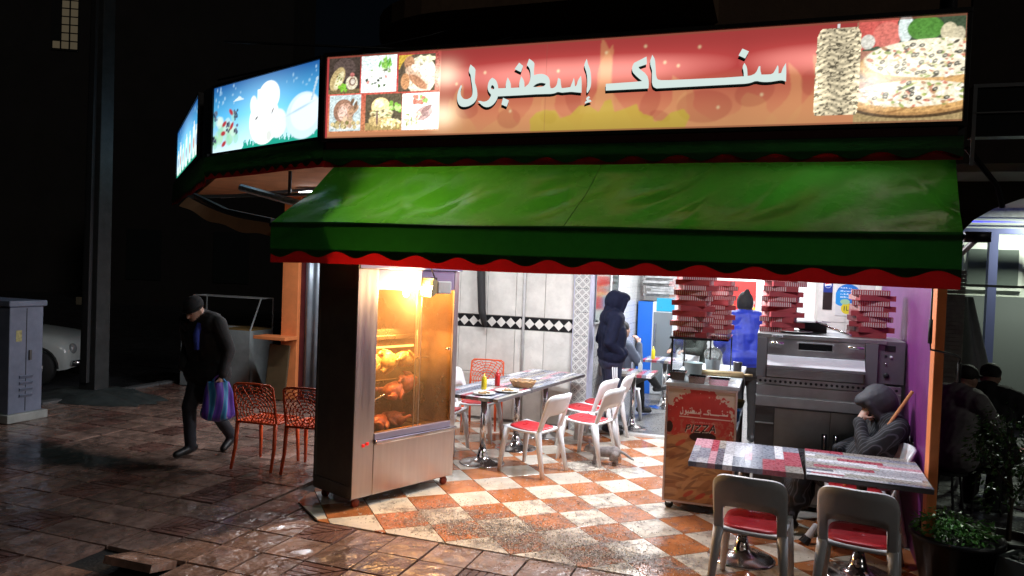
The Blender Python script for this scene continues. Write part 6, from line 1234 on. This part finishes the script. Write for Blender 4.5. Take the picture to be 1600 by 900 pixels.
for x, s in ((.16, -1), (.16, 1), (-2.55, -1), (-2.55, 1)):
    b = MB(); b.lathe([(.0, -.07), (.26, -.07), (.285, -.04), (.285, .04), (.26, .07), (0, .07)], 24, (x, s * .70, .285), RM_('X', math.pi / 2)); w_ = b.build('wheel', RUBBER, car, True); b = MB(); b.lathe([(0, .02), (.12, .02), (.15, 0), (0, 0)], 18, (x, s * .775, .285), RM_('X', -s * math.pi / 2)); b.build('hubcap', CHROME, w_, True)
    b = MB(); b.tube([(x + .33 * math.cos(a), s * .735, .285 + .33 * math.sin(a)) for a in [math.pi * k / 12 for k in range(13)]], .022, 6); b.build('wheel_arch', RUBBER, car, True)
for s in (-1, 1): b = MB(); b.ell((.57, s * .45, .58), (.06, .09, .09), 12, 8); b.build('headlight', pm('headlight', (.5, .52, .52), .1, .3), car, True)
b = MB(); b.tube([(.62, -.55, .36), (.70, -.4, .36), (.72, 0, .36), (.70, .4, .36), (.62, .55, .36)], .045, 8); b.build('bumper', CHROME, car, True)
b = MB(); b.add([(-1.32, -.78, .92), (-1.55, -.69, 1.36), (-2.3, -.69, 1.4), (-2.3, -.78, .92)], [(0, 1, 2, 3)]); b.build('side_window', pm('dark car glass', (.01, .012, .014), .05), car); b = MB(); b.add([(-.98, -.60, .98), (-.98, .60, .98), (-1.38, .5, 1.40), (-1.38, -.5, 1.40)], [(0, 1, 2, 3)]); b.build('windscreen', pm('dark car glass', ()), car)
b = MB(); b.tube([(-1.1, -.77, .9), (-1.1, -.86, .95)], .012, 6); b.ell((-1.1, -.9, 1.0), (.03, .07, .06), 10, 6); b.build('door_mirror', BLACKP, car, True); b = MB(); b.tube([(-1.15, -.772, .85), (-1.12, -.765, .5), (-1.2, -.74, .26)], .006, 4); b.build('door_gap', BLACKP, car)
# glass-topped display counter
dc = thing('display_counter', 'grey street counter with a sloping glass top behind the walking man', 'counter', W(-5.0, 3.67), PHI); DW, DD = 1.32, .55
GP = pm('grey painted panel', (.36, .40, .40), .5, var=.2, vscale=4)
b = MB(); b.bb(0, DW, 0, DD, 0, .93); b.build('cabinet', GP, dc, bevel=.006); b = MB(); b.bb(.02, DW - .02, .02, DD - .02, .932, .95); b.build('wood_deck', pm('varnished board', (.35, .2, .07), .4, var=.2, vscale=4), dc); b = MB(); b.bb(.5, .8, .15, .4, .951, .953); b.build('white_paper', WHITEP, dc)
b = MB(); AL = pm('white frame', (.5, .52, .52), .4)
for x in (.01, DW - .01): b.tube([(x, .01, .93), (x, .25, 1.42)], .011, 4); b.tube([(x, DD - .01, .93), (x, DD - .01, 1.42)], .011, 4); b.tube([(x, .25, 1.42), (x, DD - .01, 1.42)], .011, 4)
b.tube([(.01, .25, 1.42), (DW - .01, .25, 1.42)], .011, 4); b.tube([(.01, DD - .01, 1.42), (DW - .01, DD - .01, 1.42)], .011, 4); b.build('glass_frame', AL, dc)
for pts in ([(.01, .01, .93), (DW - .01, .01, .93), (DW - .01, .25, 1.42), (.01, .25, 1.42)], [(DW - .01, .01, .93), (DW - .01, DD - .01, .93), (DW - .01, DD - .01, 1.42), (DW - .01, .25, 1.42)]): b = MB(); b.add(pts, [(0, 1, 2, 3)]); b.build('glass_pane', PANE, dc)
b = MB(); b.box((0, 0, .4), (.36, .03, .8), M=RM_('X', -.12)); o = b.build('brown_board', pm('brown hardboard', (.10, .065, .03), .6, var=.2), None, bevel=.02, loc=W(-2.95, 3.38), rz=PHI); tag(o, 'brown board leaning below the orange pier', 'board')
b = MB(); b.tube([(-.09, 0, .03), (.05, .01, .035), (.09, .012, .03), (.12, .015, .03)], [.03, .032, .012, .012], 8); o = b.build('plastic_bottle', pm('blue plastic scrap', (.15, .2, .45), .3), None, True, loc=W(-.38, .93, .0), rz=.6); tag(o, 'small crushed blue plastic bottle on the paving behind the orange chairs', 'bottle')
# dark houses across the street
DH = pm('unlit facade', (.035, .03, .028), .9, var=.2, vscale=.6)
h1 = thing('far_building', 'unlit building across the street with one lit tall window', 'building', (-28.7, 40, 0), .15); b = MB(); b.bb(-14, 16, 0, 10, -.2, 24); b.build('wall', DH, h1)
wn = MB(); wn.bb(3.35, 4.75, -.05, .02, 13.0, 16.2); wo = wn.build('window', pm('dark frame', (.02, .02, .02), .6), h1)
for i in range(3):
    for j in range(7):
        if i == 0 and j != 0: continue
        b = MB(); b.bb(3.45 + .44 * i, 3.80 + .44 * i, -.07, -.052, 13.1 + .44 * j, 13.47 + .44 * j); b.build('lit_pane', emat('lit window pane', (.5, .4, .25), .13), wo)
h2 = thing('far_building', 'low unlit building on the far side of the road', 'building', (-10, 32, 0), -.1); b = MB(); b.bb(-9, 9, 0, 8, -.2, 8); b.build('wall', DH, h2)
for k in range(4): b = MB(); b.bb(-7 + 4 * k, -5.4 + 4 * k, -.04, .02, 1, 3.2); b.build('shutter', pm('dark shutter', (.02, .025, .025), .6), h2)

# ------------------------------------------------------------------ NEIGHBOURING CAFE ON THE RIGHT
cf = thing('neighbour_cafe', 'café next door with white walls, arched front and blue strip light', 'building', W(5.1, 3.4), PHI)
def fb(name, mat, *qs, bevel=0, parent=cf):
    b = MB()
    for q in qs: b.bb(q[0] - 5.1, q[1] - 5.1, q[2] - 3.4, q[3] - 3.4, q[4], q[5])
    return b.build(name, mat, parent, bevel=bevel)
CWH = pm('cafe white wall', (.55, .58, .52), .7, var=.08); STN = pm('stone cladding', (.30, .30, .26), .7, bump=.6, bscale=14, var=.35, vscale=9)
fb('back_wall', CWH, (5.15, 9.5, 6.2, 6.35, 0, 3.4)); fb('left_wall', pm('cafe grey wall', (.22, .24, .24), .7), (5.15, 5.3, 3.5, 6.2, 0, 3.4)); fb('ceiling', CWH, (5.15, 9.5, 2.6, 6.2, 3.12, 3.2)); fb('cafe_floor', pm('dark wet floor', (.10, .10, .10), .3, var=.4, vscale=8, rvar=.15), (5.02, 9.5, -.4, 6.2, -.02, .006))
b = MB(); rr = random.Random(6)
for k in range(52): b.bb(.33, .60, -.05 - rr.uniform(0, .012), .05, .0 + k * .042, .038 + k * .042)
b.build('stone_pier', STN, cf)
b = MB(); N = 14; ar = [(1.95 - 1.45 * math.cos(math.pi * k / N), 2.45 + .62 * math.sin(math.pi * k / N)) for k in range(N + 1)]; b.prism([(.0, 2.45), *[(p[0], p[1]) for p in ar], (4.4, 2.45), (4.4, 4.2), (.0, 4.2)], -.06, .06, 'y'); b.build('arched_lintel', pm('dark brown facade', (.035, .022, .016), .8, var=.2), cf)
fb('stone_panel', STN, (5.5, 8.6, 6.08, 6.19, 2.98, 3.11)); LED = emat('blue strip light', (.06, .06, 1), 2.6); fb('strip_light', LED, (5.35, 9.3, 6.0, 6.03, 2.90, 2.915)); fb('beam', pm('blue grey beam', (.10, .11, .25), .5), (5.3, 9.4, 5.6, 5.7, 2.72, 2.79)); fb('blue_post', pm('blue grey beam', ()), (6.42, 6.52, 5.58, 5.7, 0, 2.72)); fb('cross_rail', DKSTEEL, (5.5, 9.4, 5.3, 5.33, 2.02, 2.05))
wv_ = fb('window', pm('white window frame', (.6, .62, .58), .5), (6.25, 6.95, 6.15, 6.199, 1.98, 2.6)); fb('pane', pm('cafe pane', (.12, .14, .13), .12), (6.30, 6.56, 6.13, 6.149, 2.04, 2.54), (6.62, 6.90, 6.13, 6.149, 2.04, 2.54), parent=wv_); fb('dado', pm('grey dado', (.10, .11, .11), .6), (5.3, 9.4, 6.15, 6.199, 0, 1.9))
b = MB(); b.lathe([(0, 0), (.09, 0), (.09, .015), (0, .015)], 18, (2.05, 1.9, 3.095)); b.build('downlight', emat('cafe downlight', (.9, 1, .85), 12), cf); lamp('cafe_light', 'AREA', (2.05, 1.9, 3.07), 85, (.9, 1, .82), .25, parent=cf)
b = MB(); b.bb(0, 4.6, -.06, 0, 2.8 + .3, 4.0); 
o = thing('dark_fascia', 'unlit black fascia board of the neighbouring café beside the main sign', 'signboard', W(5.05, .35, 0), PHI); bb_ = MB(); bb_.bb(0, 4.5, 0, .12, 3.06, 3.42); bb_.build('board', pm('black board', (.012, .012, .012), .4), o); bb_ = MB(); bb_.bb(0, 4.5, -.012, 0, 3.40, 3.425); bb_.bb(0, 4.5, -.012, 0, 3.22, 3.23); bb_.bb(.0, .025, -.012, 0, 2.86, 3.40); bb_.build('edge_trim', pm('grey trim', (.22, .22, .22), .5), o); bb_ = MB(); bb_.bb(0, 4.5, .13, .2, 3.43, 5.6); bb_.build('upper_panel', pm('dark brown facade', ()), o); bb_ = MB(); bb_.tube([(.0, .1, 3.0), (.25, .3, 2.75), (.3, .35, 2.6)], .02, 6); bb_.build('stay', BLACKP, o); bb_ = MB(); bb_.tube([(.55, .02, 2.95), (.53, .0, 2.86), (.58, .0, 2.83), (.61, .0, 2.9)], .012, 6); bb_.build('hook', BLACKP, o)
make_table('white topped café table in the dark on the right', W(6.15, 2.35), PHI, .8, .8, 61, 'café tables on the right', h=.74); make_table('café table further back in the dark on the right', W(6.9, 3.6), PHI, .8, .8, 62, 'café tables on the right', h=.74)
sh_ = thing('patio_heater_cover', 'grey tarpaulin draped in folds over furniture inside the dark café', 'tarpaulin', W(5.75, 3.9, 0), PHI); b = MB(); b.grid(lambda s, t: ((.12 + .26 * t + .03 * math.sin(18 * s * 3.14)) * math.cos(s * 6.283), (.12 + .2 * t + .03 * math.sin(18 * s * 3.14)) * math.sin(s * 6.283), 1.9 - 1.0 * t), 60, 8, wrap=True); b.build('cloth', pm('grey tarp', (.12, .13, .14), .6, var=.2), sh_, True)
for k, (u, v, r_) in enumerate(((5.95, 2.75, 20), (6.5, 2.9, 200), (7.2, 3.2, 150))): dup(ch0, ('white chair left of the white topped café table', 'white chair behind the white topped café table', 'white chair at the far café table')[k], W(u, v), PHI + math.radians(r_), 'chairs of the neighbouring café')
# potted plants
LEAF = pm('dark glossy leaf', (.055, .14, .035), .3, var=.45, vscale=9, spec=.6); LEAF2 = pm('fresh green leaf', (.09, .28, .045), .4, var=.4, vscale=12)
def leaves(b, c, n, R, rr, L=.035, droop=.4):
    for _ in range(n):
        a, z = rr.random() * 6.283, rr.uniform(-1, 1); q = rr.random() ** .4; s = math.sqrt(1 - z * z); p = Vector(c) + Vector((R[0] * s * math.cos(a), R[1] * s * math.sin(a), R[2] * z)) * q
        d = Vector((math.cos(a) + rr.uniform(-.6, .6), math.sin(a) + rr.uniform(-.6, .6), rr.uniform(-1.0, .5) - droop)).normalized(); w = d.cross(Vector((rr.uniform(-1, 1), rr.uniform(-1, 1), 1))).normalized(); l_ = L * rr.uniform(.6, 1.3); up = w.cross(d) * l_ * .15
        b.add([p, p + d * l_ * .5 + w * l_ * .28 - up, p + d * l_ * 1.1, p + d * l_ * .5 - w * l_ * .28 - up], [(0, 1, 2), (0, 2, 3)])
rr = random.Random(33); ft = thing('ficus_tree', 'small dark leaved potted ficus at the right edge', 'plant', (3.42, 5.0, 0))
b = MB(); b.tube([(0, 0, .3), (.01, .0, .6), (-.02, .01, .85), (0, .02, 1.05)], [.018, .015, .011, .006], 6); br_ = [(.01, 0, .55, .18, .05, .8), (0, 0, .65, -.18, .05, .9), (-.02, 0, .8, .1, -.1, 1.05), (-.01, 0, .7, -.05, .15, 1.0), (0, 0, .6, .05, -.18, .8)]
for x in br_: b.tube([x[:3], x[3:]], [.008, .004], 5)
b.build('trunk', pm('bark', (.08, .06, .04), .8), ft); b = MB(); leaves(b, (0, 0, .98), 420, (.27, .27, .26), rr)
for x in br_: leaves(b, x[3:], 110, (.13, .13, .12), rr)
leaves(b, (-.12, -.05, .7), 120, (.16, .14, .2), rr); leaves(b, (.1, -.05, .7), 120, (.16, .14, .2), rr); b.build('crown', LEAF, ft); b = MB(); b.lathe([(0, 0), (.13, 0), (.17, .3), (.185, .3), (.185, .33), (.165, .33), (.16, .29), (0, .29)], 24); b.build('pot', pm('dark pot', (.03, .028, .026), .5), ft, True)
pb = thing('bush_pot', 'low bright green leafy bush in a wide black pot at the right edge', 'plant', (3.02, 4.92, 0)); b = MB(); b.lathe([(0, 0), (.2, 0), (.27, .33), (.285, .33), (.285, .36), (.26, .36), (.255, .32), (0, .32)], 28); b.build('pot', pm('black pot', (.014, .014, .015), .35), pb, True); b = MB(); leaves(b, (-.03, -.02, .40), 520, (.25, .24, .10), rr, .04, -.1); leaves(b, (-.12, -.03, .46), 120, (.12, .12, .09), rr, .04, -.2); b.build('foliage', LEAF2, pb)
for k in range(7): a = k * .9; bb_ = MB(); bb_.tube([(.1 * math.cos(a), .1 * math.sin(a), .32), (.18 * math.cos(a), .18 * math.sin(a), .42)], .004, 4); bb_.build('stem', pm('green stem', (.05, .09, .02), .6), pb)
pt = thing('square_planter', 'square dark planter with white pebbles at the bottom right corner', 'planter', (3.42, 4.62, 0), .5); b = MB(); b.bb(-.2, .2, -.2, .2, 0, .28); b.build('soil_block', BLACKP, pt); b = MB()
for q in ((-.21, .21, -.21, -.19, 0, .31), (-.21, .21, .19, .21, 0, .31), (-.21, -.19, -.19, .19, 0, .31), (.19, .21, -.19, .19, 0, .31)): b.bb(*q)
b.build('rim', pm('grey planter', (.10, .12, .12), .5), pt, bevel=.004); b = MB()
for _ in range(70): b.ell((rr.uniform(-.17, .17), rr.uniform(-.17, .17), .29), (rr.uniform(.012, .025), rr.uniform(.012, .02), .012), 6, 4)
b.build('pebbles', pm('pale pebbles', (.3, .33, .33), .5, var=.3, vscale=20), pt, True)['kind'] = 'stuff'
